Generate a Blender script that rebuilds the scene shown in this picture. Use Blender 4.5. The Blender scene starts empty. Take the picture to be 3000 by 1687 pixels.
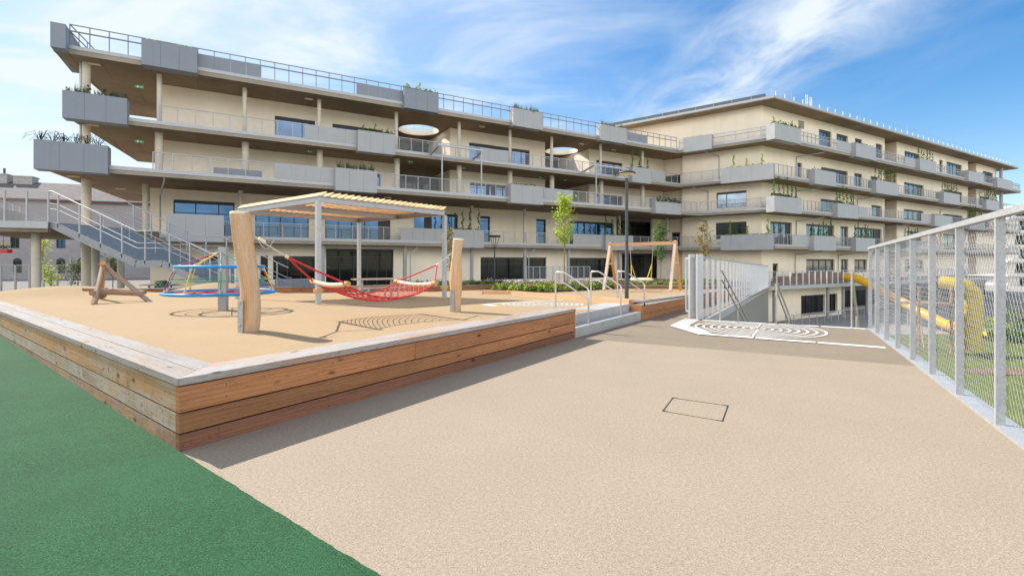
import bpy, bmesh, math, random
from mathutils import Vector
S = bpy.context.scene
COL = S.collection
R = random.Random(7)
RAD = math.radians
# ------------------------------------------------------------------ camera, world, sun, exposure
F, CX, HY, H = 1417.0, 1500.0, 768.0, 1.6          # focal length, centre and horizon in photo pixels; eye height
cam = bpy.data.cameras.new('Camera'); camo = bpy.data.objects.new('Camera', cam); COL.objects.link(camo)
cam.sensor_width = 36; cam.lens = F/3000*36; cam.shift_y = -(843.5-HY)/3000
cam.clip_start = .05; cam.clip_end = 3000
camo.location = (0, 0, H); camo.rotation_euler = (RAD(90), 0, 0)
S.camera = camo
SUN_EL = RAD(44); SUN_AZ = RAD(-60)                # towards the sun, azimuth from +Y
W = bpy.data.worlds.new('World'); S.world = W; W.use_nodes = True
SV = Vector((math.sin(SUN_AZ)*math.cos(SUN_EL), math.cos(SUN_AZ)*math.cos(SUN_EL), math.sin(SUN_EL)))
def build_world():
    nt = W.node_tree; N = nt.nodes; L = nt.links; N.clear()
    out = N.new('ShaderNodeOutputWorld'); bg = N.new('ShaderNodeBackground'); bg.inputs[1].default_value = .15
    sky = N.new('ShaderNodeTexSky'); sky.sky_type = 'NISHITA'; sky.sun_disc = False
    sky.sun_elevation = SUN_EL; sky.sun_rotation = SUN_AZ; sky.air_density = 1.1; sky.dust_density = .35; sky.ozone_density = 3.2
    tc = N.new('ShaderNodeTexCoord'); sep = N.new('ShaderNodeSeparateXYZ'); L.new(tc.outputs['Generated'], sep.inputs[0])
    def m(op, a, b=None, c=None):
        n = N.new('ShaderNodeMath'); n.operation = op
        for i, v in enumerate((a, b, c)):
            if v is None: continue
            if isinstance(v, (int, float)): n.inputs[i].default_value = v
            else: L.new(v, n.inputs[i])
        return n.outputs[0]
    def noise(vec, scale, detail=6, rough=.55, dist=0.):
        n = N.new('ShaderNodeTexNoise'); n.inputs['Scale'].default_value = scale; n.inputs['Detail'].default_value = detail
        n.inputs['Roughness'].default_value = rough; n.inputs['Distortion'].default_value = dist; L.new(vec, n.inputs['Vector']); return n.outputs[0]
    def ramp(v, a, b):
        n = N.new('ShaderNodeMapRange'); n.interpolation_type = 'SMOOTHSTEP'; L.new(v, n.inputs[0])
        n.inputs[1].default_value = a; n.inputs[2].default_value = b; return n.outputs[0]
    x, y, z = sep.outputs
    zz = m('ADD', m('MAXIMUM', z, 0), .1)
    px, py = m('DIVIDE', x, zz), m('DIVIDE', y, zz)
    # cloud-sheet coordinates: a runs along the cirrus, b across it
    ax, ay = .12, -.993
    dx, dy = m('SUBTRACT', px, .80), m('SUBTRACT', py, 2.45)
    a = m('ADD', m('MULTIPLY', dx, ax), m('MULTIPLY', dy, ay)); b = m('SUBTRACT', m('MULTIPLY', dx, ay), m('MULTIPLY', dy, ax))
    def comb(p, q):
        c = N.new('ShaderNodeCombineXYZ'); L.new(p, c.inputs[0]); L.new(q, c.inputs[1]); return c.outputs[0]
    st = comb(m('MULTIPLY', a, 1.0), m('MULTIPLY', b, 1.9))
    n1 = noise(st, 1.7, 9, .6, .5); n2 = noise(comb(m('MULTIPLY', px, .8), m('MULTIPLY', py, 1.3)), 1.3, 7, .55, .5)
    n3 = noise(comb(m('ADD', px, m('MULTIPLY', py, .6)), m('MULTIPLY', py, 1.8)), .9, 6, .6, .3)
    bb = m('ADD', m('ADD', b, .06), m('MULTIPLY', m('SUBTRACT', n3, .5), .25))
    band = m('EXPONENT', m('MULTIPLY', m('MULTIPLY', bb, bb), -16.))
    soft = m('EXPONENT', m('MULTIPLY', m('MULTIPLY', bb, bb), -2.6))
    streak = m('MULTIPLY', m('ADD', m('MULTIPLY', band, .75), m('MULTIPLY', soft, .25)), ramp(n1, .25, .7))
    dot = m('ADD', m('ADD', m('MULTIPLY', x, SV.x), m('MULTIPLY', y, SV.y)), m('MULTIPLY', z, SV.z))
    glow = m('MULTIPLY', ramp(dot, .3, 1.), m('ADD', .55, m('MULTIPLY', ramp(n2, .35, .7), .5)))
    back = m('MULTIPLY', ramp(z, .55, .85), m('MULTIPLY', ramp(y, .6, .1), .25))  # cloud veil added overhead and behind the view to fill the shaded facade
    veil = m('ADD', back, m('MULTIPLY', ramp(n2, .42, .75), m('MULTIPLY', ramp(x, .55, .0), .5)))
    low = m('MULTIPLY', ramp(z, .36, .0), m('ADD', .22, m('MULTIPLY', ramp(x, .5, -.2), .32)))
    mask = m('MINIMUM', m('ADD', m('ADD', streak, m('MULTIPLY', glow, .85)), m('ADD', veil, low)), .97)
    mix = N.new('ShaderNodeMix'); mix.data_type = 'RGBA'; L.new(mask, mix.inputs[0])
    hs = N.new('ShaderNodeHueSaturation'); hs.inputs['Saturation'].default_value = 1.36; hs.inputs['Value'].default_value = .86; L.new(sky.outputs[0], hs.inputs['Color'])
    L.new(hs.outputs[0], mix.inputs[6]); mix.inputs[7].default_value = (4.25, 4.65, 5.05, 1)
    fill_bank = m('MULTIPLY', m('MULTIPLY', ramp(y, .05, -.25), m('MULTIPLY', ramp(z, .05, .14), ramp(z, .52, .36))), m('ADD', .55, m('MULTIPLY', ramp(n2, .35, .65), .45)))  # unseen bright cloud bank behind the camera, added to light the shaded facades
    mx2 = N.new('ShaderNodeMix'); mx2.data_type = 'RGBA'; L.new(fill_bank, mx2.inputs[0]); L.new(mix.outputs[2], mx2.inputs[6]); mx2.inputs[7].default_value = (16.0, 15.5, 14.7, 1)
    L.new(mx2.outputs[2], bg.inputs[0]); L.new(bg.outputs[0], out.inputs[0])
build_world()
sl = bpy.data.lights.new('Sun', 'SUN'); sl.energy = 4.9; sl.angle = RAD(.5); sl.color = (1, .95, .87)
so = bpy.data.objects.new('Sun', sl); COL.objects.link(so); so.location = SV*60
so.rotation_euler = SV.to_track_quat('Z', 'Y').to_euler()
S.view_settings.view_transform = 'Standard'; S.view_settings.look = 'None'
S.view_settings.exposure = .5; S.view_settings.gamma = 1
S.cycles.max_bounces = 8; S.cycles.transparent_max_bounces = 24; S.cycles.diffuse_bounces = 4

# ------------------------------------------------------------------ materials
def lin(c): return tuple((v/12.92 if v <= .04045 else ((v+.055)/1.055)**2.4) for v in c)
class MT:
    def __init__(s, name, col, rough=.8, metal=0., spec=.5):
        s.m = bpy.data.materials.new(name); s.m.use_nodes = True; s.nt = s.m.node_tree; s.N = s.nt.nodes; s.L = s.nt.links
        s.b = s.N['Principled BSDF']; s.b.inputs['Base Color'].default_value = (*col, 1); s.b.inputs['Roughness'].default_value = rough
        s.b.inputs['Metallic'].default_value = metal; s.b.inputs['Specular IOR Level'].default_value = spec; s.col = col; s.tc = s.N.new('ShaderNodeTexCoord')
    def vec(s, kind='Object', sc=(1, 1, 1)):
        mp = s.N.new('ShaderNodeMapping'); mp.inputs['Scale'].default_value = sc; s.L.new(s.tc.outputs[kind], mp.inputs[0]); return mp.outputs[0]
    def noise(s, vec, scale, detail=3, rough=.5, dist=0.):
        n = s.N.new('ShaderNodeTexNoise'); n.inputs['Scale'].default_value = scale; n.inputs['Detail'].default_value = detail
        n.inputs['Roughness'].default_value = rough; n.inputs['Distortion'].default_value = dist; s.L.new(vec, n.inputs['Vector']); return n.outputs[0]
    def ramp(s, v, stops):
        r = s.N.new('ShaderNodeValToRGB'); e = r.color_ramp.elements
        while len(e) < len(stops): e.new(.5)
        for k, (p, c) in enumerate(stops):
            e[k].position = p; e[k].color = (*c, 1) if len(c) == 3 else c
        s.L.new(v, r.inputs[0]); return r.outputs[0]
    def mix(s, f, a, b, mode='MIX'):
        n = s.N.new('ShaderNodeMix'); n.data_type = 'RGBA'; n.blend_type = mode
        for i, v in ((0, f), (6, a), (7, b)):
            if isinstance(v, (int, float)): n.inputs[i].default_value = v
            elif isinstance(v, tuple): n.inputs[i].default_value = (*v, 1)
            else: s.L.new(v, n.inputs[i])
        return n.outputs[2]
    def color(s, v): s.L.new(v, s.b.inputs['Base Color'])
    def rough(s, v): s.L.new(v, s.b.inputs['Roughness'])
    def bump(s, v, strength=.3, dist=.01):
        n = s.N.new('ShaderNodeBump'); n.inputs['Strength'].default_value = strength; n.inputs['Distance'].default_value = dist
        s.L.new(v, n.inputs['Height']); s.L.new(n.outputs[0], s.b.inputs['Normal'])
def k(c, f): return tuple(min(1, v*f) for v in c)
def plain(name, col, rough=.6, metal=0., var=.12, scale=3., spec=.5):
    t = MT(name, col, rough, metal, spec); n = t.noise(t.vec(), scale, 4)
    t.color(t.ramp(n, [(.3, k(col, 1-var)), (.7, k(col, 1+var))])); return t.m
def granular(name, col, gscale=150., amp=.32, blotch=.08, col2=None):
    t = MT(name, col, .92, 0, .25); v = t.vec()
    g = t.noise(v, gscale, 2, .7); g2 = t.noise(v, gscale*.31, 2, .6); b = t.noise(v, .8, 7, .68)
    c = t.ramp(g, [(.28, k(col, 1-amp)), (.5, col), (.72, k(col2 or col, 1+amp*.75))])
    c = t.mix(1., c, t.ramp(g2, [(.3, (1-amp*.35,)*3), (.7, (1+amp*.2,)*3)]), 'MULTIPLY')
    c = t.mix(1., c, t.ramp(b, [(.3, (1-blotch,)*3), (.7, (1+blotch*.6,)*3)]), 'MULTIPLY')
    t.color(c); t.bump(g, .22, .005); return t.m
def wood(name, light, dark, grey=None, greyamt=0., rough=.75, knots=True, stain=False, fine=.5):
    """grain runs along the UV u axis (metres)"""
    t = MT(name, light, rough, 0, .3)
    def sc(x, y):
        mp = t.N.new('ShaderNodeMapping'); mp.inputs['Scale'].default_value = (x, y, 1); t.L.new(t.tc.outputs['UV'], mp.inputs[0]); return mp.outputs[0]
    g = t.noise(sc(.9, 30), 1.6, 6, .7, .8); tone = t.noise(sc(.16, 1.15), 1.0, 2, .5); patch = t.noise(sc(.5, 2.2), 1.5, 5, .6, .5)
    w = t.N.new('ShaderNodeTexWave'); w.wave_type = 'RINGS'; w.rings_direction = 'Z'; w.inputs['Scale'].default_value = 4.2; w.inputs['Distortion'].default_value = 5.5
    w.inputs['Detail'].default_value = 4; w.inputs['Detail Scale'].default_value = 1.3; w.inputs['Detail Roughness'].default_value = .6; t.L.new(sc(.11, 1.9), w.inputs['Vector'])
    mid = tuple((a+b)/2 for a, b in zip(light, dark))
    c = t.mix(t.ramp(patch, [(.3, (0,)*3), (.7, (1,)*3)]), mid, light)
    c = t.mix(.42, c, t.ramp(w.outputs[1], [(.05, dark), (.45, mid), (.9, light)]))
    c = t.mix(fine*.7, c, t.ramp(g, [(.3, dark), (.6, light)]))
    c = t.mix(1., c, t.ramp(tone, [(.3, (.66,)*3), (.7, (1.22, 1.15, 1.1))]), 'MULTIPLY')
    if grey:
        gm = t.noise(sc(.5, 2.5), 1.6, 5, .6, .4)
        c = t.mix(t.ramp(gm, [(.5-greyamt*.4, (0,)*3), (.72-greyamt*.3, (1,)*3)]), c, t.mix(g, k(grey, .72), k(grey, 1.15)))
    if stain:
        s2 = t.noise(sc(1.0, 1.), 1.3, 4, .6)
        c = t.mix(t.ramp(s2, [(.5, (0,)*3), (.7, (.6,)*3)]), c, (.50, .28, .10))
        s1 = t.noise(sc(4.2, .9), 2.4, 5, .65, .3); s3 = t.noise(sc(.6, 2.), 1.7, 3, .6)
        st = t.mix(1., t.ramp(s1, [(.54, (0,)*3), (.72, (.85,)*3)]), t.ramp(s3, [(.4, (.2,)*3), (.65, (1,)*3)]), 'MULTIPLY')
        c = t.mix(st, c, (.085, .06, .045))
    ck = t.noise(sc(.55, 7.5), 1.3, 4, .75, 1.6)
    c = t.mix(t.ramp(ck, [(.485, (0,)*3), (.5, (.75 if knots else .5,)*3), (.515, (0,)*3)]), c, k(dark, .5))
    if knots:
        vo = t.N.new('ShaderNodeTexVoronoi'); vo.inputs['Scale'].default_value = 1.; t.L.new(sc(2.1, 4.6), vo.inputs['Vector'])
        c = t.mix(t.ramp(vo.outputs['Distance'], [(.06, (.92,)*3), (.15, (0,)*3)]), c, k(dark, .33))
    t.color(c); t.bump(g, .25, .003); return t.m
def galv(name, col=(.56, .58, .6), metal=.35, rough=.5):
    t = MT(name, col, rough, metal, .5); v = t.vec()
    vo = t.N.new('ShaderNodeTexVoronoi'); vo.inputs['Scale'].default_value = 45; t.L.new(v, vo.inputs['Vector'])
    n = t.noise(v, 6, 5); c = t.mix(.35, t.ramp(n, [(.3, k(col, .9)), (.7, k(col, 1.06))]), t.ramp(vo.outputs['Color'], [(.2, k(col, .72)), (.8, k(col, 1.18))]))
    t.color(c); return t.m
def leafmat(name, c1, c2):
    t = MT(name, c1, .55, 0, .3); n = t.noise(t.vec(), 9, 3, .6)
    t.color(t.ramp(n, [(.3, c1), (.7, c2)]))
    tr = t.N.new('ShaderNodeBsdfTranslucent'); tr.inputs[0].default_value = (*k(c2, 1.4), 1); ms = t.N.new('ShaderNodeMixShader'); ms.inputs[0].default_value = .45
    o = t.N['Material Output']; t.L.new(t.b.outputs[0], ms.inputs[1]); t.L.new(tr.outputs[0], ms.inputs[2]); t.L.new(ms.outputs[0], o.inputs[0]); return t.m
def netmat(name, col, alpha, metal=.3):
    t = MT(name, col, .5, metal); tr = t.N.new('ShaderNodeBsdfTransparent'); ms = t.N.new('ShaderNodeMixShader')
    n = t.noise(t.vec(), 3., 2); f = t.ramp(n, [(.3, (alpha*.85,)*3), (.7, (alpha*1.15,)*3)])
    t.L.new(f, ms.inputs[0]); o = t.N['Material Output']; t.L.new(tr.outputs[0], ms.inputs[1]); t.L.new(t.b.outputs[0], ms.inputs[2]); t.L.new(ms.outputs[0], o.inputs[0]); return t.m
def glassmat(name, col, ior, metal=0.):
    t = MT(name, col, .02, metal, .5); t.b.inputs['IOR'].default_value = ior
    n = t.noise(t.vec('Object', (.35, .35, .35)), 1.4, 2); t.color(t.ramp(n, [(.35, k(col, .75)), (.65, k(col, 1.25))]))
    n2 = t.noise(t.vec(), .9, 2); t.bump(n2, .04, .02); return t.m
def rendermat(name, col):
    t = MT(name, col, .9, 0, .2); v = t.vec(); a = t.noise(v, .5, 5, .6); b = t.noise(v, 60, 2)
    st = t.noise(t.vec('Object', (1.3, 1.3, .12)), 1.4, 4, .6)
    c = t.ramp(a, [(.3, k(col, .95)), (.7, k(col, 1.04))]); c = t.mix(1., c, t.ramp(st, [(.3, (.95,)*3), (.6, (1,)*3)]), 'MULTIPLY'); t.color(c); t.bump(b, .15, .004); return t.m
def stained(name, col):
    t = MT(name, col, .55, 0, .4); v = t.vec(); a = t.noise(v, .8, 5, .6); st = t.noise(t.vec('Object', (3.5, 3.5, .22)), 1.5, 4, .6)
    c = t.ramp(a, [(.3, k(col, .93)), (.7, k(col, 1.06))]); c = t.mix(1., c, t.ramp(st, [(.3, (.95,)*3), (.5, (1,)*3)]), 'MULTIPLY'); t.color(c); t.rough(t.ramp(a, [(.3, (.45,)*3), (.7, (.65,)*3)])); return t.m
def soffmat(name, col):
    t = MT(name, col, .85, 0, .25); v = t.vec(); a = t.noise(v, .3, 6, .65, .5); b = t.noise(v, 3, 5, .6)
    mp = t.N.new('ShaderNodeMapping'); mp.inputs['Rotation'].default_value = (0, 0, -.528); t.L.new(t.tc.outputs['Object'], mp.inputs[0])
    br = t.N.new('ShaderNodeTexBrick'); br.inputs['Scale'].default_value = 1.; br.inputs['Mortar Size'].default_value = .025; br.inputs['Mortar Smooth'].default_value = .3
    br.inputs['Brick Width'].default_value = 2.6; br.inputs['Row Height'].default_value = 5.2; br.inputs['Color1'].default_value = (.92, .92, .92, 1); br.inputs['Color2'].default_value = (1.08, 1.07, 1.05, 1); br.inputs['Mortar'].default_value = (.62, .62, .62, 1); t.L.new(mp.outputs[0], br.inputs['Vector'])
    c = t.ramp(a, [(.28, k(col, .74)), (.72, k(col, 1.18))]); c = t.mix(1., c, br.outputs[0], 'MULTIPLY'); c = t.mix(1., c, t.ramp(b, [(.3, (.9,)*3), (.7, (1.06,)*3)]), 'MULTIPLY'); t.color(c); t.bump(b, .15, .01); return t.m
def concmat(name, col, streak=.22, joint=True):
    t = MT(name, col, .85, 0, .25); v = t.vec(); a = t.noise(v, .35, 6, .65, .4); b = t.noise(v, 4, 5, .6)
    c = t.ramp(a, [(.28, k(col, 1-streak)), (.72, k(col, 1+streak*.6))]); c = t.mix(1., c, t.ramp(b, [(.3, (.9,)*3), (.7, (1.06,)*3)]), 'MULTIPLY')
    t.color(c); t.bump(b, .15, .01); return t.m
M = dict(
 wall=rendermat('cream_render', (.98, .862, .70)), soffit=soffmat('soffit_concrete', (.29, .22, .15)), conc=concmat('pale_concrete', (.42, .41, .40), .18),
 slabedge=concmat('slab_edge_concrete', (.37, .32, .26), .15), panel=stained('grey_panel', (.42, .422, .425)), panelw=stained('blue_grey_panel', (.25, .275, .32)),  # slab edge darkened: the recess shading is put into its colour
 chan=galv('galvanised_channel', (.45, .46, .47)), galv=galv('galvanised_steel', (.47, .48, .49), .3), rail=galv('rail_steel', (.42, .43, .44), .3), roofrail=galv('backlit_rail_steel', (.20, .215, .24), .3), steel=plain('stainless_steel', (.62, .58, .54), .3, .75, .06, 6),  # roof rail darkened: its backlit look is put into the colour
 darksteel=plain('anthracite_steel', (.05, .053, .06), .45, .2), frame=plain('window_frame', (.022, .023, .026), .45), glass=glassmat('sky_glass', (.07, .135, .24), 1.5, .75), dglass=glassmat('dark_glass', (.02, .024, .023), 1.4, .3),  # sky glass: the blue of a reflected sky is put into the pane colour
 net=netmat('steel_cable_net', (.40, .41, .42), .11), pnet=netmat('fine_wire_net', (.5, .5, .5), .05), fnet=netmat('wire_net_screen', (.42, .43, .44), .10), column=concmat('column_concrete', (.70, .63, .53), .1), 
 beige=granular('beige_rubber', (.345, .278, .205), 120., .5, .06), taupe=granular('taupe_rubber', (.245, .196, .142), 165., .32, .09), tan=granular('tan_rubber', (.385, .272, .155), 140., .28, .06),
 green=granular('green_rubber', (.022, .083, .034), 130., .55, .22, (.037, .125, .05)), white=plain('white_paint', (.70, .685, .655), .75, 0, .12, 9),
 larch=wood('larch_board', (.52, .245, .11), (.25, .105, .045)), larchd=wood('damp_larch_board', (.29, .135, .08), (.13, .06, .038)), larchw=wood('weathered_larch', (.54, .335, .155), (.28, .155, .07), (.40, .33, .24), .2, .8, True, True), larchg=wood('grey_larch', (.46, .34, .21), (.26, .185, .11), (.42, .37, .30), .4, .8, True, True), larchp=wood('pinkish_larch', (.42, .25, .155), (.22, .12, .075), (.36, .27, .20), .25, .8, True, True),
 coping=wood('coping_board', (.37, .30, .235), (.23, .18, .14), (.33, .31, .295), .5), log=wood('robinia_log', (.68, .43, .22), (.42, .19, .06), (.62, .47, .32), .35, .6, False, False, .3), logcap=plain('log_end_grain', (.80, .68, .52), .8, 0, .1, 6),
 rustlog=wood('old_log', (.40, .235, .12), (.18, .09, .045), (.40, .35, .30), .15), orange=wood('orange_pine', (.74, .42, .15), (.55, .26, .07), None, 0, .6, False), pinkwood=wood('pale_pine', (.74, .60, .48), (.58, .42, .30)), slat=wood('pergola_slat', (.84, .54, .27), (.66, .37, .14)),
 blue=plain('blue_hose', (.01, .24, .55), .4), red=plain('red_rope', (.52, .014, .018), .6, 0, .2, 20), yellow=plain('yellow_strap', (.72, .50, .02), .5), green_r=plain('green_rope', (.02, .28, .12), .6), teal=plain('teal_rope', (.18, .55, .45), .6), blue_r=plain('blue_rope', (.015, .2, .45), .6), hemp=plain('hemp_rope', (.62, .52, .38), .8, 0, .25, 30),
 mustard=plain('mustard_plastic', (.50, .36, .02), .4, 0, .08), tubeyellow=plain('yellow_plastic', (.78, .42, .012), .35, 0, .06), bin=plain('green_plastic', (.10, .26, .16), .5), oldwall=concmat('grey_plaster', (.40, .37, .37), .15), oldroof=plain('old_roof_tiles', (.14, .12, .115), .9, 0, .2, 2), brick=plain('pale_brick_chimney', (.42, .40, .38), .9, 0, .2, 5), 
 leafA=leafmat('green_leaf', (.035, .085, .018), (.085, .17, .035)), leafB=leafmat('light_leaf', (.19, .27, .025), (.36, .44, .05)), leafV=leafmat('vine_leaf', (.06, .14, .03), (.15, .26, .055)), leafC=leafmat('grey_green_leaf', (.06, .09, .04), (.12, .15, .07)), leafD=leafmat('russet_leaf', (.20, .14, .04), (.30, .24, .07)), stem=plain('plant_stem', (.09, .065, .04), .8), bark=plain('bark', (.22, .16, .11), .85, 0, .25, 8),
 gap=plain('joint_shadow_black', (.012, .011, .01), 1., 0, .1, 5, 0.), soil=plain('dark_soil', (.045, .035, .025), .95, 0, .3, 12), grass=granular('lawn_grass', (.12, .155, .022), 30., .5, .3, (.18, .21, .04)), pave=concmat('paving', (.22, .20, .18), .12), pave2=granular('grey_ground', (.34, .32, .30), 20., .15, .1), petal=plain('pink_petals', (.55, .12, .30), .6), petalw=plain('white_petals', (.75, .72, .66), .6),  # joint backing is near-black paint for shade, not a real layer
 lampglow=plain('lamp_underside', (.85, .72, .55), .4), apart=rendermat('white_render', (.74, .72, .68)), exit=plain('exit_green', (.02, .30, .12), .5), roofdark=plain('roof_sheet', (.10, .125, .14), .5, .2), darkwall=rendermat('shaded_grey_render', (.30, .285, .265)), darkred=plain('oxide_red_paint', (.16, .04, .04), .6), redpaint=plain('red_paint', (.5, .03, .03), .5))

# ------------------------------------------------------------------ mesh builder
ORG = {}
def V(*a): return Vector(a[0]) if len(a) == 1 else Vector(a)
class MB:
    def __init__(s): s.v = []; s.f = []; s.uv = []; s.sm = []
    def add(s, vs, fs, uvs=None, smooth=False):
        o = len(s.v); s.v += [tuple(p) for p in vs]
        for i, f in enumerate(fs):
            s.f.append([o+j for j in f]); s.uv.append(uvs[i] if uvs else [(vs[j][0]*.7+vs[j][1]*.7, vs[j][2]) for j in f]); s.sm.append(smooth)
    def obox(s, c, a, b, d):
        """box with centre c and half vectors a (grain), b, d"""
        c, a, b, d = V(c), V(a), V(b), V(d)
        P = [c+a*i+b*j+d*q for i in (-1, 1) for j in (-1, 1) for q in (-1, 1)]
        fs = [(0, 1, 3, 2), (4, 6, 7, 5), (0, 4, 5, 1), (2, 3, 7, 6), (0, 2, 6, 4), (1, 5, 7, 3)]
        if a.cross(b).dot(d) < 0: fs = [f[::-1] for f in fs]
        la, lb, ld = a.length*2, b.length*2, d.length*2; ou, ov = R.uniform(0, 40), R.uniform(0, 40)
        def uv(i, n):
            x, y, z = (i >> 2) & 1, (i >> 1) & 1, i & 1
            if n in (0, 1): return (ou+y*.05, ov+z*ld)
            if n in (2, 3): return (ou+x*la, ov+z*ld)
            return (ou+x*la, ov+.31+y*lb)
        s.add(P, fs, [[uv(i, n) for i in f] for n, f in enumerate(fs)])
    def box(s, x0, x1, y0, y1, z0, z1):
        s.obox(((x0+x1)/2, (y0+y1)/2, (z0+z1)/2), ((x1-x0)/2, 0, 0), (0, (y1-y0)/2, 0), (0, 0, (z1-z0)/2))
    def beam(s, p, q, w, h, up=(0, 0, 1)):
        p, q = V(p), V(q); d = q-p; u = V(up); sd = d.cross(u)
        if sd.length < 1e-5: sd = d.cross(Vector((1, 0, 0)))
        sd.normalize(); t = sd.cross(d).normalized()
        s.obox((p+q)/2, d/2, sd*w/2, t*h/2)
    def tube(s, pts, r, n=8, cap=True, closed=False):
        pts = [V(p) for p in pts]; m = len(pts); rs = r if isinstance(r, (list, tuple)) else [r]*m
        vs = []; L = 0; us = []; up = None
        for i, p in enumerate(pts):
            if closed: t = pts[(i+1) % m]-pts[i-1]
            else: t = pts[min(i+1, m-1)]-pts[max(i-1, 0)]
            t.normalize()
            if up is None:
                up = Vector((0, 0, 1)) if abs(t.z) < .9 else Vector((1, 0, 0))
            a = t.cross(up).normalized(); b = a.cross(t).normalized(); up = b
            if i: L += (pts[i]-pts[i-1]).length
            us.append(L)
            for j in range(n):
                an = 2*math.pi*j/n; vs.append(p+a*math.cos(an)*rs[i]+b*math.sin(an)*rs[i])
        fs = []; uvs = []; ov = R.uniform(0, 30); ou = R.uniform(0, 30)
        for i in range(m if closed else m-1):
            i2 = (i+1) % m; u2 = us[i2] if i2 else L+.1
            for j in range(n):
                j2 = (j+1) % n; fs.append((i*n+j, i2*n+j, i2*n+j2, i*n+j2)); c = 2*math.pi*rs[i]/n
                uvs.append([(ou+us[i], ov+j*c), (ou+u2, ov+j*c), (ou+u2, ov+(j+1)*c), (ou+us[i], ov+(j+1)*c)])
        s.add(vs, fs, uvs, True)
        if cap and not closed:
            s.add(vs[:n], [tuple(range(n))]); s.add(vs[-n:], [tuple(range(n))[::-1]])
    def ring(s, c, rad, r, n=48, m=8):
        s.tube([V(c)+Vector((math.cos(2*math.pi*i/n)*rad, math.sin(2*math.pi*i/n)*rad, 0)) for i in range(n)], r, m, closed=True)
    def prism(s, poly, z0, z1):
        """poly: list of (x, y); z1 may be a function"""
        n = len(poly); zf = z1 if callable(z1) else (lambda x, y: z1)
        ar = sum(poly[i][0]*poly[(i+1) % n][1]-poly[(i+1) % n][0]*poly[i][1] for i in range(n))
        if ar < 0: poly = poly[::-1]
        zb = z0 if callable(z0) else (lambda x, y: z0)
        vs = [(x, y, zb(x, y)) for x, y in poly]+[(x, y, zf(x, y)) for x, y in poly]
        fs = [tuple(range(n))[::-1], tuple(range(n, 2*n))]+[(i, (i+1) % n, n+(i+1) % n, n+i) for i in range(n)]
        s.add(vs, fs)
    def sheet(s, poly, zf):
        n = len(poly); z = zf if callable(zf) else (lambda x, y: zf)
        ar = sum(poly[i][0]*poly[(i+1) % n][1]-poly[(i+1) % n][0]*poly[i][1] for i in range(n))
        if ar < 0: poly = poly[::-1]
        s.add([(x, y, z(x, y)) for x, y in poly], [tuple(range(n))])
    def leaf(s, p, size, elong=1.6):
        a = Vector((R.gauss(0, 1), R.gauss(0, 1), R.gauss(0, .7))).normalized(); b = a.cross(Vector((R.gauss(0, 1), R.gauss(0, 1), R.gauss(0, 1)))).normalized()
        p = V(p); l = size*elong*R.uniform(.7, 1.2)/2; w = size*R.uniform(.7, 1.1)/2
        s.add([p-a*l, p+b*w, p+a*l, p-b*w], [(0, 1, 2, 3)])
    def build(s, name, mat, parent=None, origin=None):
        me = bpy.data.meshes.new(name); o = bpy.data.objects.new(name, me); COL.objects.link(o)
        if parent is not None:
            o.parent = parent; org = ORG[parent.name]
        else:
            org = V(origin) if origin is not None else (Vector((sum(p[0] for p in s.v)/len(s.v), sum(p[1] for p in s.v)/len(s.v), min(p[2] for p in s.v))))
            o.location = org
        ORG[o.name] = org
        me.from_pydata([(p[0]-org.x, p[1]-org.y, p[2]-org.z) for p in s.v], [], s.f)
        ul = me.uv_layers.new(name='UVMap'); fl = [c for u in s.uv for uvp in u for c in uvp]
        ul.data.foreach_set('uv', fl); me.polygons.foreach_set('use_smooth', s.sm)
        me.materials.append(M[mat] if isinstance(mat, str) else mat); me.update(); return o
def tag(o, label=None, cat=None, group=None, kind=None):
    for a, b in (('label', label), ('category', cat), ('group', group), ('kind', kind)):
        if b: o[a] = b
    return o
def thing(name, label, cat, loc, group=None):
    o = bpy.data.objects.new(name, None); COL.objects.link(o); o.location = loc; o.empty_display_size = .2; ORG[o.name] = V(loc)
    return tag(o, label, cat, group)
def dup(root, loc, label):
    r = root.copy(); COL.objects.link(r); r.location = loc; r['label'] = label; ORG[r.name] = V(loc)
    for ch in list(root.children):
        c = ch.copy(); COL.objects.link(c); c.parent = r
        for g in list(ch.children):
            d = g.copy(); COL.objects.link(d); d.parent = c
    return r
def struct(o): o['kind'] = 'structure'; return o

# ------------------------------------------------------------------ terrain functions and surveying helpers (photo pixel + known plane -> metres)
def zpath(x, y): return -.017*max(0., min(y, 46)-12)
ZD0, SD = .42, .028
def zdeck(x, y): return ZD0-SD*max(0., y-12)
def G(px, py):
    d = (py-HY)/F; y = H/d
    if y > 12: y = (H-.017*12)/(d-.017)
    return Vector(((px-CX)/F*y, y, zpath(0, y)))
def D(px, py, dz=0.):
    d = (py-HY)/F; y = (H-ZD0-dz)/d
    if y > 12: y = (H-ZD0-dz-SD*12)/(d-SD)
    return Vector(((px-CX)/F*y, y, zdeck(0, y)+dz))
def at(px, py, y): return Vector(((px-CX)/F*y, y, H+(HY-py)/F*y))
def g2(px, py): p = G(px, py); return (p.x, p.y)
def d2(px, py): p = D(px, py); return (p.x, p.y)
C0 = Vector((-2.81, 4.08, 0)); RV = Vector((.56, .8285, 0)); LV = Vector((-.798, .603, 0))
RN = Vector((.8285, -.56, 0)); LN = Vector((-.603, -.798, 0))          # outward normals of the two retaining-wall faces
def zgreen(x, y):
    t = (x-C0.x)*LV.x+(y-C0.y)*LV.y; return .0135*max(0, min(t, 30))
FA = Vector((4.69, 4.71, 0)); FD = Vector((.488, .873, 0))             # right-hand fence line
def fpt(y): return FA+FD*((y-4.71)/.873)
PK0 = Vector((5.42, 13.9, 0)); PKD = Vector((.511, .859, 0))           # picket fence line
LOW = -4.3

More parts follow.
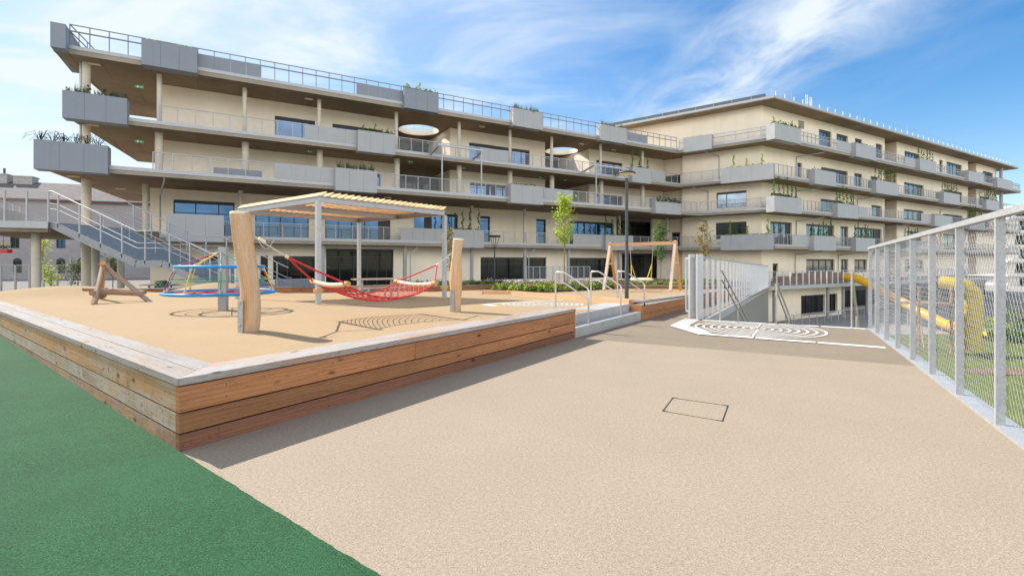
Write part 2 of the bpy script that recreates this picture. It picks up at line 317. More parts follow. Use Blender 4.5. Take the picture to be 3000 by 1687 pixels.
# ------------------------------------------------------------------ ground, paths
def ground():
    m = MB(); m.sheet([(-900, -300), (900, -300), (900, 1500), (-900, 1500)], LOW-.02); struct(m.build('ground', 'pave2', origin=(0, 0, LOW-.02)))
    # lower lawn east of the path
    m = MB(); m.sheet([(9, -8), (70, -8), (74, 43.5), (22, 38.5), (16.5, 21)], LOW); struct(m.build('lawn', 'grass', origin=(30, 20, LOW)))
    m = MB(); m.sheet([(11, 15.5), (22, 16.5), (22, 12), (11, 10)], LOW+.01); m.sheet([(12, 10), (5, -8), (40, -8), (40, 12)], LOW+.01)
    struct(m.build('lower_pavement', 'pave', origin=(15, 12, LOW)))
    # green play surface
    fr = C0-LV*9; m = MB()
    a = C0+LV*45; pts = []
    for i in range(16):
        t = -5.9+i*50.9/15; p = C0+LV*t; pts.append(p)
    vs = []; fs = []
    for i, p in enumerate(pts):
        for w in (0, 14):
            q = p+LN*w; vs.append((q.x, q.y, zgreen(p.x, p.y)))
    for i in range(15): fs.append((2*i, 2*i+1, 2*i+3, 2*i+2))
    m.add(vs, fs)
    vs = []; fs = []; nj = 420
    for i in range(nj+1):
        p = C0-LV*(5.9*i/nj); q = p-LN*(.004+R.uniform(-.002, .003)+.003*math.sin(i*.11)+.002*math.sin(i*.37)); vs += [(p.x+LN.x*.03, p.y+LN.y*.03, .0025), (q.x, q.y, .0025)]
        if i: fs.append((2*i-2, 2*i-1, 2*i+1, 2*i))
    m.add(vs, fs); struct(m.build('green_play_surface', 'green', origin=(C0.x, C0.y, 0)))
    # terrace body under everything up here (solid sides down to the lower level)
    e0, e1 = G(2052, 935), G(2545, 966); dirE = (e1-e0).normalized()
    f0 = fpt(-9); f1 = fpt(11.55)
    near = [tuple((C0-LV*9).xy), tuple(f0.xy), tuple(fpt(7.2).xy)]
    R1 = C0+RV*7.4
    b0, b1 = G(1700, 985), G(2676, 1072)
    bd = (b1-b0).normalized(); q = b0; bl = R1
    # intersection of the colour boundary with the fence
    def isect(p, d, r, e):
        t = ((r.x-p.x)*e.y-(r.y-p.y)*e.x)/(d.x*e.y-d.y*e.x); return p+d*t
    bf = isect(b0, bd, FA, FD)
    ef = isect(e0, dirE, FA, FD)
    m = MB(); n1 = C0-LV*5.9; f0 = fpt(.75)
    m.sheet([(C0.x, C0.y), (n1.x, n1.y), (f0.x, f0.y), (bf.x, bf.y), (R1.x, R1.y)], 0.0)
    struct(m.build('path', 'beige', origin=(1, 4, 0)))
    g0 = PK0-PKD*.35; swc = C0+RV*12.2
    m = MB(); m.sheet([(R1.x, R1.y), (bf.x, bf.y), (ef.x, ef.y), (g0.x, g0.y), (swc.x, swc.y)], zpath)
    far = PK0+PKD*35; sw2 = C0+RV*46
    m.sheet([(swc.x, swc.y), (g0.x, g0.y), (far.x, far.y), (sw2.x, sw2.y)], zpath)
    # forecourt along the corner block (the bridge deck)
    k1 = far+Vector((.864, .504, 0))*62
    m.sheet([(far.x, far.y), (k1.x, k1.y), (k1.x-6, k1.y+12), (26, 60), (sw2.x, sw2.y)], -.578)
    struct(m.build('upper_path', 'taupe', origin=(3, 12, 0)))
    # forecourt along the long wing and the land to the west
    m = MB(); sb = C0+RV*46
    m.sheet([(sb.x, sb.y), (26, 62), (-160, 80), (-160, 8), (-20, 16.6)], lambda x, y: -.55 if y > 30 else (-.45 if y > 20 else -.2)); struct(m.build('forecourt', 'pave', origin=(0, 36, -.5)))
    # retaining faces
    m = MB()
    def face(p, q, z0, z1, n, th=.3):
        c = (V(p)+V(q))/2; d = V(q)-V(p); d.z = 0; nn = V(n); m.obox((c.x-nn.x*th/2, c.y-nn.y*th/2, (z0+z1)/2), d/2, nn*th/2, (0, 0, (z1-z0)/2))
    fn = Vector((FD.y, -FD.x, 0))
    face(fpt(-9), ef, LOW-.1, -.02, fn)
    pn = Vector((PKD.y, -PKD.x, 0)); 
    wf = PK0+PKD*35
    m.prism([tuple((PK0-PKD*.3).xy), tuple((PK0-PKD*.3-pn*.3).xy), tuple((wf-pn*.3).xy), tuple(wf.xy)], LOW-.1, lambda x, y: zpath(x, y)-.02)
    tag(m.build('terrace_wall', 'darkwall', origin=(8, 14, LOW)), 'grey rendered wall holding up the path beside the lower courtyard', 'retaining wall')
    # steps going down from the labyrinth edge
    m = MB(); dn = Vector((-dirE.y, dirE.x, 0))
    wd = (ef-g0); L = wd.length
    for i in range(24):
        z = zpath(0, 12.6)-.005-.17*(i+1); p = g0+dn*(.32*i+.14)+dirE*.1; c = p+dirE*(L-.2)/2+dn*.16
        m.obox((c.x, c.y, (z+LOW)/2), dirE*(L-.2)/2, dn*.16, (0, 0, max(.02, (z-LOW)/2)))
    tag(m.build('concrete_stairs', 'conc', origin=(7, 14, LOW)), 'wide concrete stairs leading down from the painted labyrinth to the lower courtyard', 'stairs')
    return e0, e1, dirE, dn, ef, g0
E0, E1, DE, DN, EF, G0 = ground()

# ------------------------------------------------------------------ painted labyrinths and strips
def annulus(m, c, r0, r1, a0, a1, zf, n=48):
    vs = []; fs = []
    for i in range(n+1):
        a = a0+(a1-a0)*i/n
        for r in (r0, r1):
            x, y = c.x+math.cos(a)*r, c.y+math.sin(a)*r; vs.append((x, y, zf(x, y)))
    for i in range(n): fs.append((2*i, 2*i+1, 2*i+3, 2*i+2))
    m.add(vs, fs)
def labyrinth(c, rad, zf, name, label, base_ang):
    m = MB(); nr = 8; w = rad/nr
    for i in range(nr):
        r1 = rad-i*w; r0 = r1-w*.32
        gap = .02*rad/max(r1, .2)
        annulus(m, c, max(r0, .01), r1, base_ang+gap, base_ang+math.pi-gap*.6, zf)
        annulus(m, c, max(r0, .01), r1, base_ang+math.pi+gap*.6, base_ang+2*math.pi-gap, zf)
    for s in (1, -1):
        d = Vector((math.cos(base_ang), math.sin(base_ang), 0))*s; nn = Vector((-d.y, d.x, 0)); a = c+d*.12; b = c+d*rad*.96
        z = zf(c.x, c.y)
        q = [a+nn*.0, b+nn*.0, b+nn*.04, a+nn*.04]; m.sheet([(p.x, p.y) for p in q], lambda x, y: zf(x, y)+.0015)
    return tag(m.build(name, 'white'), label, 'ground marking')
zp4 = lambda x, y: zpath(x, y)+.004
zd4 = lambda x, y: zdeck(x, y)+.004
lc = Vector((5.9, 11.62, 0))
labyrinth(lc, 1.42, zp4, 'painted_labyrinth', 'white spiral labyrinth painted on the path in front of the stairs', RAD(-32)+RAD(90))
dc = D(1590, 891)
labyrinth(Vector((dc.x, dc.y, 0)), 1.2, zd4, 'painted_labyrinth', 'white labyrinth painted on the raised tan deck beyond the steps', RAD(60))
def strips():
    m = MB()
    def seg(p, q, w, side, n):
        """painted strip from p to q, width w to one side, cut in n slabs"""
        d = (q-p); L = d.length; d.normalize(); nn = Vector((-d.y, d.x, 0))*side
        for i in range(n):
            a = p+d*(L*i/n+.02); b = p+d*(L*(i+1)/n-.02); m.sheet([(v.x, v.y) for v in (a, b, b+nn*w, a+nn*w)], zp4)
    seg(G(2058, 937), G(2536, 962), .2, -1, 4)
    a, b = G(2046, 979), G(2600, 1021)
    seg(a, b, .2, 1, 3)
    tip = G(1963, 954.5); 
    m.sheet([tuple(v.xy) for v in (tip, G(2021, 955.5), G(2086, 976.5), G(2046, 979.5))], zp4)
    p, q = G(2009, 932.5), G(2052, 936)
    r, s_ = G(1963, 954), G(2020, 954.5)
    for i in range(7):
        t0, t1 = i/7, (i+.62)/7
        m.sheet([tuple((r.lerp(s_, t0)).xy), tuple((r.lerp(s_, t1)).xy), tuple((p.lerp(q, t1)).xy), tuple((p.lerp(q, t0)).xy)], zp4)
    tag(m.build('tactile_strips', 'white'), 'white tactile guide strips painted round the labyrinth by the stairs', 'ground marking')
    m = MB()
    def wseg(p, q, w):
        d = (q-p).normalized(); nn = Vector((-d.y, d.x, 0))*w/2; m.sheet([tuple(v.xy) for v in (p-nn, q-nn, q+nn, p+nn)], zd4)
    a, b, c = D(1419, 892), D(1590, 916), D(1650, 879)
    wseg(a, b, .22); m.sheet([tuple(v.xy) for v in (a+Vector((.08, .1, 0)), c+Vector((0, .0, 0)), c+Vector((0, .16, 0)), a+Vector((.02, .3, 0)))], zd4)
    tag(m.build('tactile_strips', 'white'), 'white painted wedge of strips on the tan deck beside its labyrinth', 'ground marking')
strips()
def manhole():
    P = [G(1850+z[0]*.1553, 1100+z[1]*.1553) for z in ((780, 422), (1820, 570), (1715, 860), (590, 670))]
    m = MB(); t = thing('manhole_cover', 'rectangular access cover filled with beige rubber, thin dark seam, in the path', 'manhole cover', (P[0].x, P[0].y, 0))
    for i in range(4):
        a, b = P[i], P[(i+1) % 4]; m.beam((a.x, a.y, .0015), (b.x, b.y, .0015), .005 if i % 2 == 0 else .010, .005)
    m.build('seam', 'frame', t)
    m = MB()
    for i in range(4):
        a, b, c = P[i], P[(i+1) % 4], P[i-1]
        for q in (b, c): d = (q-a).normalized(); m.beam((a.x, a.y, .003), (a.x+d.x*.055, a.y+d.y*.05, .003), .014, .006)
    m.build('corner_bracket', 'darksteel', t)
manhole()

# ------------------------------------------------------------------ raised deck with mounds
def clip(poly, p, n):
    out = []
    for i in range(len(poly)):
        a, b = poly[i], poly[(i+1) % len(poly)]; da, db = (a-p).dot(n), (b-p).dot(n)
        if da <= 0: out.append(a)
        if (da < 0 < db) or (db < 0 < da): out.append(a.lerp(b, da/(da-db)))
    return out
MOUNDS = [(-17.0, 18.6, .46, 2.4, 1.2), (-12.0, 19.8, .58, 1.7, 1.2), (-20.5, 16.5, .12, 2, 1.5)]
def zmound(x, y):
    z = zdeck(x, y)
    for mx, my, h, sx, sy in MOUNDS:
        u = (x-mx)*.864+(y-my)*.504; v = -(x-mx)*.504+(y-my)*.864
        z += h*math.exp(-(u/sx)**2-(v/sy)**2)
    return z
DECK = [C0+LV*.40*0+V(-.16, .62, 0), C0+RV*27-RN*.3, Vector((6, 31, 0)), Vector((-4.66, 28.2, 0)), Vector((-10.9, 23.6, 0)), Vector((-15.7, 20.6, 0)), Vector((-20.5, 17.4, 0))]
def deck():
    bm = bmesh.new(); NX, NY = 90, 80; x0, x1, y0, y1 = -22, 13, 4, 31.5
    g = [[bm.verts.new((x0+(x1-x0)*i/NX, y0+(y1-y0)*j/NY, 0)) for j in range(NY+1)] for i in range(NX+1)]
    for i in range(NX):
        for j in range(NY): bm.faces.new((g[i][j], g[i+1][j], g[i+1][j+1], g[i][j+1]))
    n = len(DECK)
    for i in range(n):
        a, b = DECK[i], DECK[(i+1) % n]; d = (b-a).normalized(); nn = Vector((d.y, -d.x, 0))
        bmesh.ops.bisect_plane(bm, geom=bm.verts[:]+bm.edges[:]+bm.faces[:], plane_co=a, plane_no=nn, clear_outer=True)
    # notch for the steps
    for v in bm.verts: v.co.z = zmound(v.co.x, v.co.y)
    me = bpy.data.meshes.new('raised_deck'); bm.to_mesh(me); bm.free(); o = bpy.data.objects.new('raised_deck', me); COL.objects.link(o)
    me.materials.append(M['tan']); me.polygons.foreach_set('use_smooth', [True]*len(me.polygons)); struct(o)
deck()

def timber_wall():
    t = thing('timber_retaining_wall', 'long stacked larch board wall with mitred coping, edging the raised tan deck', 'timber wall', tuple(C0))
    rows = [(.0, .136), (.152, .312), (.328, .544)]
    TOP, CT = .62, .062
    # right-hand (shaded) face
    LR = 7.4; th = .07
    splits = {2: [2.75, 6.35], 1: [4.65], 0: [3.55]}
    for r, (z0, z1) in enumerate(rows):
        ss = [0]+splits[r]+[LR-.05]
        for a, b in zip(ss, ss[1:]):
            m = MB(); p = C0+RV*(a+.002)-RN*th/2; q = C0+RV*(b-.004)-RN*th/2
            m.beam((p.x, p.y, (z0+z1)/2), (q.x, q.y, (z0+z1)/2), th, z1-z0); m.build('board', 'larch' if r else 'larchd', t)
    m = MB(); p = C0+RV*(LR-.025)-RN*.22; m.obox((p.x, p.y, .28), (0, 0, .278), RV*.025, RN*.221); m.build('end_board', 'larch', t)
    # left-hand (sunlit, weathered) face; the ground rises gently along it
    splits = {2: [2.0, 3.0+.9, 5.9, 9, 13], 1: [.85, 3.1, 6.7, 10], 0: [2.1, 6.1, 11]}
    LL = 22
    for r, (z0, z1) in enumerate(rows):
        ss = [.071 if False else 0]+splits[r]+[LL]
        for a, b in zip(ss, ss[1:]):
            m = MB(); p = C0+LV*(a+(.075 if a == 0 else .002))-LN*th/2; q = C0+LV*(b-.003)-LN*th/2
            m.beam((p.x, p.y, (z0+z1)/2), (q.x, q.y, (z0+z1)/2), th, z1-z0); m.build('board', ('larchp', 'larchg', 'larchw')[r], t)
    # screw heads
    for r, (z0, z1) in enumerate(rows):
        for i in range(7):
            for f in (.25, .75):
                for Uv, Nv, L in ((RV, RN, .32+i*1.12), (LV, LN, .35+i*.95)):
                    p = C0+Uv*(L+.03*r); z = z0+(z1-z0)*f; m = MB(); m.tube([(p.x-Nv.x*.004, p.y-Nv.y*.004, z), (p.x+Nv.x*.0015, p.y+Nv.y*.0015, z)], .0065, 8); m.build('screw', 'darksteel', t)
    # near-black backing standing in for the shade inside the board joints
    m = MB(); p, q = C0-RN*.11+RV*.2, C0+RV*(LR-.1)-RN*.11; m.beam((p.x, p.y, .28), (q.x, q.y, .28), .06, .55)
    p, q = C0-LN*.11+LV*.2, C0+LV*LL-LN*.11; m.beam((p.x, p.y, .28), (q.x, q.y, .28), .06, .55); m.build('backing', 'gap', t)
    # coping
    def cop(poly, name='coping', mat='coping', d=None, joint=0):
        m = MB(); base = poly[0]; n = len(poly); d = d or RV
        vs = [(p.x, p.y, TOP-CT) for p in poly]+[(p.x, p.y, TOP) for p in poly]
        ou, ov = R.uniform(0, 30), R.uniform(0, 30); nn = Vector((-d.y, d.x, 0))
        uv = lambda i: (ou+(poly[i % n]-base).dot(d), ov+(poly[i % n]-base).dot(nn)+(.06 if i >= n else 0))
        ar = sum(poly[i].x*poly[(i+1) % n].y-poly[(i+1) % n].x*poly[i].y for i in range(n))
        fs = [tuple(range(n))[::-1], tuple(range(n, 2*n))]+[(i, (i+1) % n, n+(i+1) % n, n+i) for i in range(n)]
        if ar < 0: fs = [f[::-1] for f in fs]
        m.add(vs, fs, [[uv(i) for i in f] for f in fs]); return m.build(name, mat, t)
    o = .012; cw = .21
    mit = (-RN-LN)                                     # towards the inside of the corner
    def corner(wr, wl):                                # point inside by wr from right face and wl from left face
        # solve C0 + a*RV + b*LV with offsets
        det = RV.x*LV.y-RV.y*LV.x
        pr = C0-RN*wr; pl = C0-LN*wl
        tt = ((pl.x-pr.x)*LV.y-(pl.y-pr.y)*LV.x)/(RV.x*LV.y-RV.y*LV.x); return pr+RV*tt
    for i, (w0, w1) in enumerate(((-o, cw-.004), (cw+.004, 2*cw))):
        ss = [0, 3.4+i*1.2, 8.1-i*.9, 12.5, LL]
        for a, b in zip(ss, ss[1:]):
            pa0 = corner(w0, w0) if a == 0 else C0+LV*(a+.003)-LN*w0; pa1 = corner(w1, w1) if a == 0 else C0+LV*(a+.003)-LN*w1
            cop([pa0, C0+LV*b-LN*w0, C0+LV*b-LN*w1, pa1], d=LV)
    ss = [0, 4.65, LR]
    for a, b in zip(ss, ss[1:]):
        w0, w1 = -o, 2*cw; sft = .004
        pa0 = corner(w0, w0)+RV*sft if a == 0 else C0+RV*(a+.003)-RN*w0; pa1 = corner(w1, w1)+RV*sft if a == 0 else C0+RV*(a+.003)-RN*w1
        cop([pa0, C0+RV*b-RN*w0, C0+RV*b-RN*w1, pa1], mat='copingr' if False else 'larchtop', d=RV)
M['larchtop'] = wood('larch_coping_board', (.44, .29, .19), (.27, .165, .10), (.40, .375, .36), .45)
timber_wall()

def entry_steps():
    t = thing('entry_steps', 'two pale concrete steps between the timber walls, up to the raised deck', 'steps', tuple(C0+RV*9))
    a, b = C0+RV*7.42, C0+RV*11.5
    for z0, z1, w0, w1 in ((0, .2, 0, .5), (0, .415, .34, 1.05)):
        m = MB(); p, q = a-RN*(w0+w1)/2, b-RN*(w0+w1)/2; m.beam((p.x, p.y, (z0+z1)/2-.02), (q.x, q.y, (z0+z1)/2-.02), w1-w0, z1-z0+.04); m.build('step', 'conc', t)
    m = MB(); p, q = a-RN*.03, b-RN*.03; m.beam((p.x, p.y, .2025), (q.x, q.y, .2025), .05, .006); m.build('nosing', 'chan', t)
entry_steps()
def handrail(low, label, first=None):
    up = Vector((-.64, .42, 0))
    if first: return dup(first, low, label)
    t = thing('handrail', label, 'handrail', tuple(low), 'handrails on the entry steps'); L = V(low)
    m = MB(); r = .0215
    A = L+Vector((0, 0, .06)); B = L+Vector((0, 0, .99)); Cc = L+up*.8+Vector((0, 0, 1.36)); Dd = L+up*1.1+Vector((0, 0, 1.36)); Ee = L+up*1.1+Vector((0, 0, .4))
    m.tube([L+up*.35+Vector((0, 0, .055)), A+up*.05+Vector((0, 0, -.005)), A+Vector((0, 0, .03)), B-Vector((0, 0, .03)), B+up*.03+Vector((0, 0, .02)), Cc-up*.04-Vector((0, 0, .018)), Cc+up*.04, Dd-up*.04, Dd-Vector((0, 0, .05)), Ee], r, 10); m.build('top_rail', 'steel', t)
    m = MB(); z = Vector((0, 0, .245)); m.tube([B-z, Cc-z-up*.04-Vector((0, 0, .018)), Cc-z+up*.04, Dd-z], .018, 8); m.build('lower_rail', 'steel', t)
    return t
h1 = handrail(G(1724, 974), 'bent steel tube handrail at the left end of the steps, against the long timber wall')
handrail(G(1819, 949), 'bent steel tube handrail in the middle of the concrete steps', h1)
handrail(G(1888, 928), 'bent steel tube handrail at the right end of the steps, nearest the lamp post', h1)

# ------------------------------------------------------------------ swing terrace, its walls and edgings
zsw = lambda x, y: zdeck(x, y)+.10
SWC = C0+RV*11.55+V(.02, .0, 0)
def swing_area():
    back = [Vector((12.0, 28.2, 0)), Vector((4.5, 31.5, 0)), Vector((-.4, 24.5, 0))]
    e = [C0+RV*28-RN*.05, Vector((0.05, 21.7, 0)), Vector((-1.2, 22.5, 0))]
    m = MB(); m.sheet([tuple(v.xy) for v in (SWC-RN*.06, e[0], back[1], e[2], e[1])], zsw); struct(m.build('swing_terrace', 'tan', origin=(5, 22, 0)))
    t = thing('timber_retaining_wall', 'two-board larch wall with flat coping, edging the swing terrace behind the lamp post', 'timber wall', (SWC.x, SWC.y, 0))
    L = 28.5-11.55
    for i in range(3):
        a, b = SWC+RV*(L*i/3+.003), SWC+RV*(L*(i+1)/3-.003)
        for z0, z1 in ((-.02, .17), (.18, .40)):
            m = MB(); p, q = a-RN*.035, b-RN*.035; zz = lambda v: (z0+z1)/2+(zdeck(0, v.y)-ZD0)*.55-.02
            m.beam((p.x, p.y, zz(p)), (q.x, q.y, zz(q)), .07, z1-z0); m.build('board', 'larch', t)
        m = MB(); p, q = a-RN*.15, b-RN*.15
        m.beam((p.x, p.y, zsw(0, p.y)+.035-.02), (q.x, q.y, zsw(0, q.y)+.035-.02), .33, .06); m.build('coping', 'larchtop', t)
    m = MB(); p = SWC-RV*.03; q = p-RN*.32
    m.beam((p.x, p.y, .19), (q.x, q.y, .19), .06, .42); m.build('end_board', 'larch', t)
    t = thing('timber_edging', 'low rounded orange log edging curving across the deck in front of the flower bed', 'edging', (0, 21.6, 0))
    P = [SWC-RN*.35+RV*.1, Vector((0.05, 21.6, 0)), Vector((-1.35, 22.4, 0))]
    for a, b in zip(P, P[1:]):
        n = max(1, int((b-a).length/2.6))
        for i in range(n):
            p, q = a.lerp(b, i/n), a.lerp(b, (i+1)/n); m = MB(); m.beam((p.x, p.y, zdeck(0, p.y)+.08), (q.x, q.y, zdeck(0, q.y)+.08), .2, .17); m.build('edging_log', 'pinkorange', t)
M['pinkorange'] = wood('reddish_pine', (.74, .48, .29), (.56, .31, .16))
swing_area()

def bed(name, poly, zf, label, n, hgt, mats, edge=None, edgelabel=None):
    """flower bed: soil, mixed leaf clumps; stuff"""
    m = MB(); m.prism([tuple(p) for p in poly], lambda x, y: zf(x, y)-.15, lambda x, y: zf(x, y)+.06)
    pg = [Vector((*p, 0)) for p in poly]
    def inside(x, y):
        s = None
        for i in range(len(pg)):
            a, b = pg[i], pg[(i+1) % len(pg)]; c = (b.x-a.x)*(y-a.y)-(b.y-a.y)*(x-a.x)
            if s is None: s = c > 0
            elif (c > 0) != s: return False
        return True
    xs = [p[0] for p in poly]; ys = [p[1] for p in poly]
    o = m.build(name, 'soil'); tag(o, label, 'flower bed', None, 'stuff')
    ms = {q: MB() for q in mats}
    cnt = 0
    while cnt < n:
        x, y = R.uniform(min(xs), max(xs)), R.uniform(min(ys), max(ys))
        if not inside(x, y): continue
        cnt += 1; q = R.choices(list(mats), list(mats.values()))[0]; h = hgt*R.uniform(.5, 1.15); rr = R.uniform(.08, .2); z = zf(x, y)+.05
        for i in range(16):
            a = R.uniform(0, 6.28); rad = rr*math.sqrt(R.random()); zz = z+h*R.random()**.8*(1-.4*rad/rr)
            if q in ('petal', 'petalw'): zz = z+h*R.uniform(.8, 1.15); ms[q].leaf((x+math.cos(a)*rad, y+math.sin(a)*rad, zz), .045, 1.1)
            else: ms[q].leaf((x+math.cos(a)*rad, y+math.sin(a)*rad, zz), R.uniform(.06, .11))
    for q in mats:
        if ms[q].f: ms[q].build('foliage', q, o)
    return o
MX = {'leafA': 5, 'leafB': 4, 'leafC': 2, 'leafD': 1.2, 'petal': .5, 'petalw': .6}
bed('flower_bed', [(-1.0, 22.9), (.6, 21.5), (1.6, 21.3), (6.2, 27.8), (4.5, 31.3)], zsw, 'bushy green flower bed with pink and white blooms around the young tree', 900, .42, MX)
bed('flower_bed', [(-7.2, 27.2), (-4.3, 26.0), (.2, 34.5), (-2, 36.5)], lambda x, y: zdeck(x, y)+.12, 'green flower bed in a timber edging behind the hammock', 700, .42, MX)
bed('flower_bed', [(6.3, 28.3), (10.5, 26.9), (14.5, 32), (9, 33.5)], zsw, 'green and russet flower bed behind the swing', 700, .5, {'leafA': 4, 'leafB': 2, 'leafC': 2, 'leafD': 3, 'petal': .3})
def edging(label, P, zf, h, mat='larch', w=.14):
    t = thing('timber_edging', label, 'edging', (P[0][0], P[0][1], zf(*P[0])))
    for a, b in zip(P, P[1:]):
        m = MB(); m.beam((*a, zf(*a)+h/2), (*b, zf(*b)+h/2), w, h); m.build('board', mat, t)
        m = MB(); m.beam((*a, zf(*a)+h+.022), (*b, zf(*b)+h+.022), w+.14, .04); m.build('coping', 'coping', t)
edging('larch edging board round the flower bed behind the hammock', [(-7.6, 27.2), (-4.4, 25.5), (.4, 34.2)], zdeck, .24)
edging('low larch edging along the back of the deck under the outdoor staircase', [(-19, 18.9), (-15.7, 20.9), (-10.9, 23.9), (-8.2, 26)], zdeck, .26)
edging('pale larch edging in front of the bed behind the swing', [(6.1, 28.0), (10.6, 26.5), (12.4, 28.5)], zsw, .16)

# ------------------------------------------------------------------ play equipment
def hammock_posts():
    def post(base, topz, r, lean, label, iron_side):
        b = V(base); t = thing('log_post', label, 'log post', tuple(b), 'log posts holding the hammock')
        n = 14; pts = []; rs = []
        for i in range(n+1):
            f = i/n; z = b.z-.1+(topz-b.z+.1)*f
            pts.append(Vector((b.x+lean*max(0, f-.4)**1.5*2.1+.018*math.sin(f*6), b.y+.02*math.sin(f*4), z))); rs.append(r*(1.0+.08*math.sin(f*6.3-.6)+.05*f))
        m = MB(); m.tube(pts, rs, 20)
        # knobbly surface
        rr = random.Random(int(r*1000)); ph = [rr.uniform(0, 6.28) for _ in range(6)]
        m.v = [(x+.012*math.sin(z*5+ph[0]+x*9), y+.012*math.cos(z*4+ph[1]+x*11), z) for x, y, z in m.v]
        m.build('trunk', 'log', t)
        m = MB(); top = pts[-1]; m.tube([top-Vector((0, 0, .012)), top+Vector((0, 0, .022)), top+Vector((0, 0, .03))], [rs[-1]*.995, rs[-1]*.97, rs[-1]*.86], 20); m.build('cut_end', 'logcap', t)
        m = MB(); d = V(iron_side).normalized(); c = b+d*(r*1.05); sd = Vector((-d.y, d.x, 0))
        m.obox((c.x, c.y, b.z+.23), (0, 0, .31), d*.008, sd*.055); s2 = c+sd*.055
        m.build('steel_shoe', 'rail', t)
        m = MB()
        for z in (.12, .5): p = c+d*.008; m.tube([(p.x, p.y, b.z+z), (p.x+d.x*.025, p.y+d.y*.025, b.z+z)], .022, 8)
        m.build('bolt', 'galv', t)
        return t, pts, rs
    b1, b2 = D(728, 970), D(1334, 913)
    post(b1, 2.43, .152, -.14, 'thick pale log post nearest the camera, leaning left, holding the hammock', (-.342, -.939, 0))
    post(b2, 2.13, .128, .09, 'thinner log post beside the timber wall, holding the far end of the hammock', (-.44, -.9, 0))
    return b1, b2
B1_, B2_ = hammock_posts()
def rope(pts, r=.012, n=6): m = MB(); m.tube(pts, r, n); return m
def hammock():
    t = thing('hammock', 'red rope net hammock with two wooden spreader bars, slung between log posts', 'hammock', (-2.9, 10.1, .42))
    e1, e2 = at(756, 697, 8.36), at(1324, 742, 11.6); c1, c2 = at(843, 754, 8.89), at(1280, 776, 11.26)
    s1a, s1b = Vector((-4.1, 9.97, 1.21)), Vector((-3.04, 8.9, 1.2)); s2a, s2b = Vector((-2.71, 11.36, 1.15)), Vector((-1.65, 10.3, 1.15))
    rope([e1+Vector((-.08, -.02, .03)), e1.lerp(c1, .5)+Vector((0, 0, -.015)), c1], .017, 8).build('hemp_rope', 'hemp', t)
    rope([e2, e2.lerp(c2, .5)+Vector((0, 0, -.01)), c2], .014, 8).build('hemp_rope', 'galv', t)
    m = MB(); m.tube([e1.lerp(c1, .02), e1.lerp(c1, .2)], [.03, .04], 8); m.build('thimble', 'logcap', t); m = MB(); m.tube([c1-(c1-e1)*.06, c1+(c1-e1)*.03], .03, 8); m.build('thimble', 'logcap', t); m = MB(); m.tube([c2-(c2-e2)*.1, c2+(c2-e2)*.05], .026, 8); m.build('thimble', 'logcap', t)
    m = MB(); m.tube([e1+Vector((0, 0, -.03))+Vector((.03*i, .01*i, -.16*math.sin(i/8*math.pi))) for i in range(9)], .009, 6); m.build('chain', 'galv', t)
    for p, q in ((c1, s1a), (c1, s1b), (c2, s2a), (c2, s2b)): m = MB(); m.tube([p, p.lerp(q, .5)+Vector((0, 0, -.01)), q], .019, 6); m.build('red_strap', 'red', t)
    def spread(a, b):
        m = MB(); d = (b-a); P = [a+d*(-.03+1.06*i/8)+Vector((0, 0, -.05*math.sin(math.pi*i/8))) for i in range(9)]; m.tube(P, [.03]+[.045]*7+[.03], 8); m.v = [(x, y, z) for x, y, z in m.v]; m.build('spreader_bar', 'pinkwood', t)
        for f in (0, 1): m = MB(); p = a+d*f; m.tube([p-d.normalized()*.06, p+d.normalized()*.06], .052, 10); m.build('bar_clamp', 'orange', t)
    spread(s1a, s1b); spread(s2a, s2b)
    m = MB(); NU, NV = 14, 8; sag = .36
    def P(u, v): return s1a.lerp(s1b, v).lerp(s2a.lerp(s2b, v), u)+Vector((0, 0, -sag*4*u*(1-u)*(.72+.28*4*v*(1-v))-.03))
    def sag_line(f, n=14): return [f(i/n) for i in range(n+1)]
    for kx in range(-NV, NU+1):
        for s in (1, -1):
            pts = []
            for i in range(NV*2+1):
                v = i/(NV*2); u = (kx+i/2)/NU
                if 0 <= u <= 1: pts.append(P(u, v if s > 0 else 1-v))
            if len(pts) > 1: m.tube(pts, .0078, 5)
    for v in (0, 1): m.tube(sag_line(lambda f: P(f, v)), .018, 6)
    m.build('rope_net', 'red', t)
hammock()
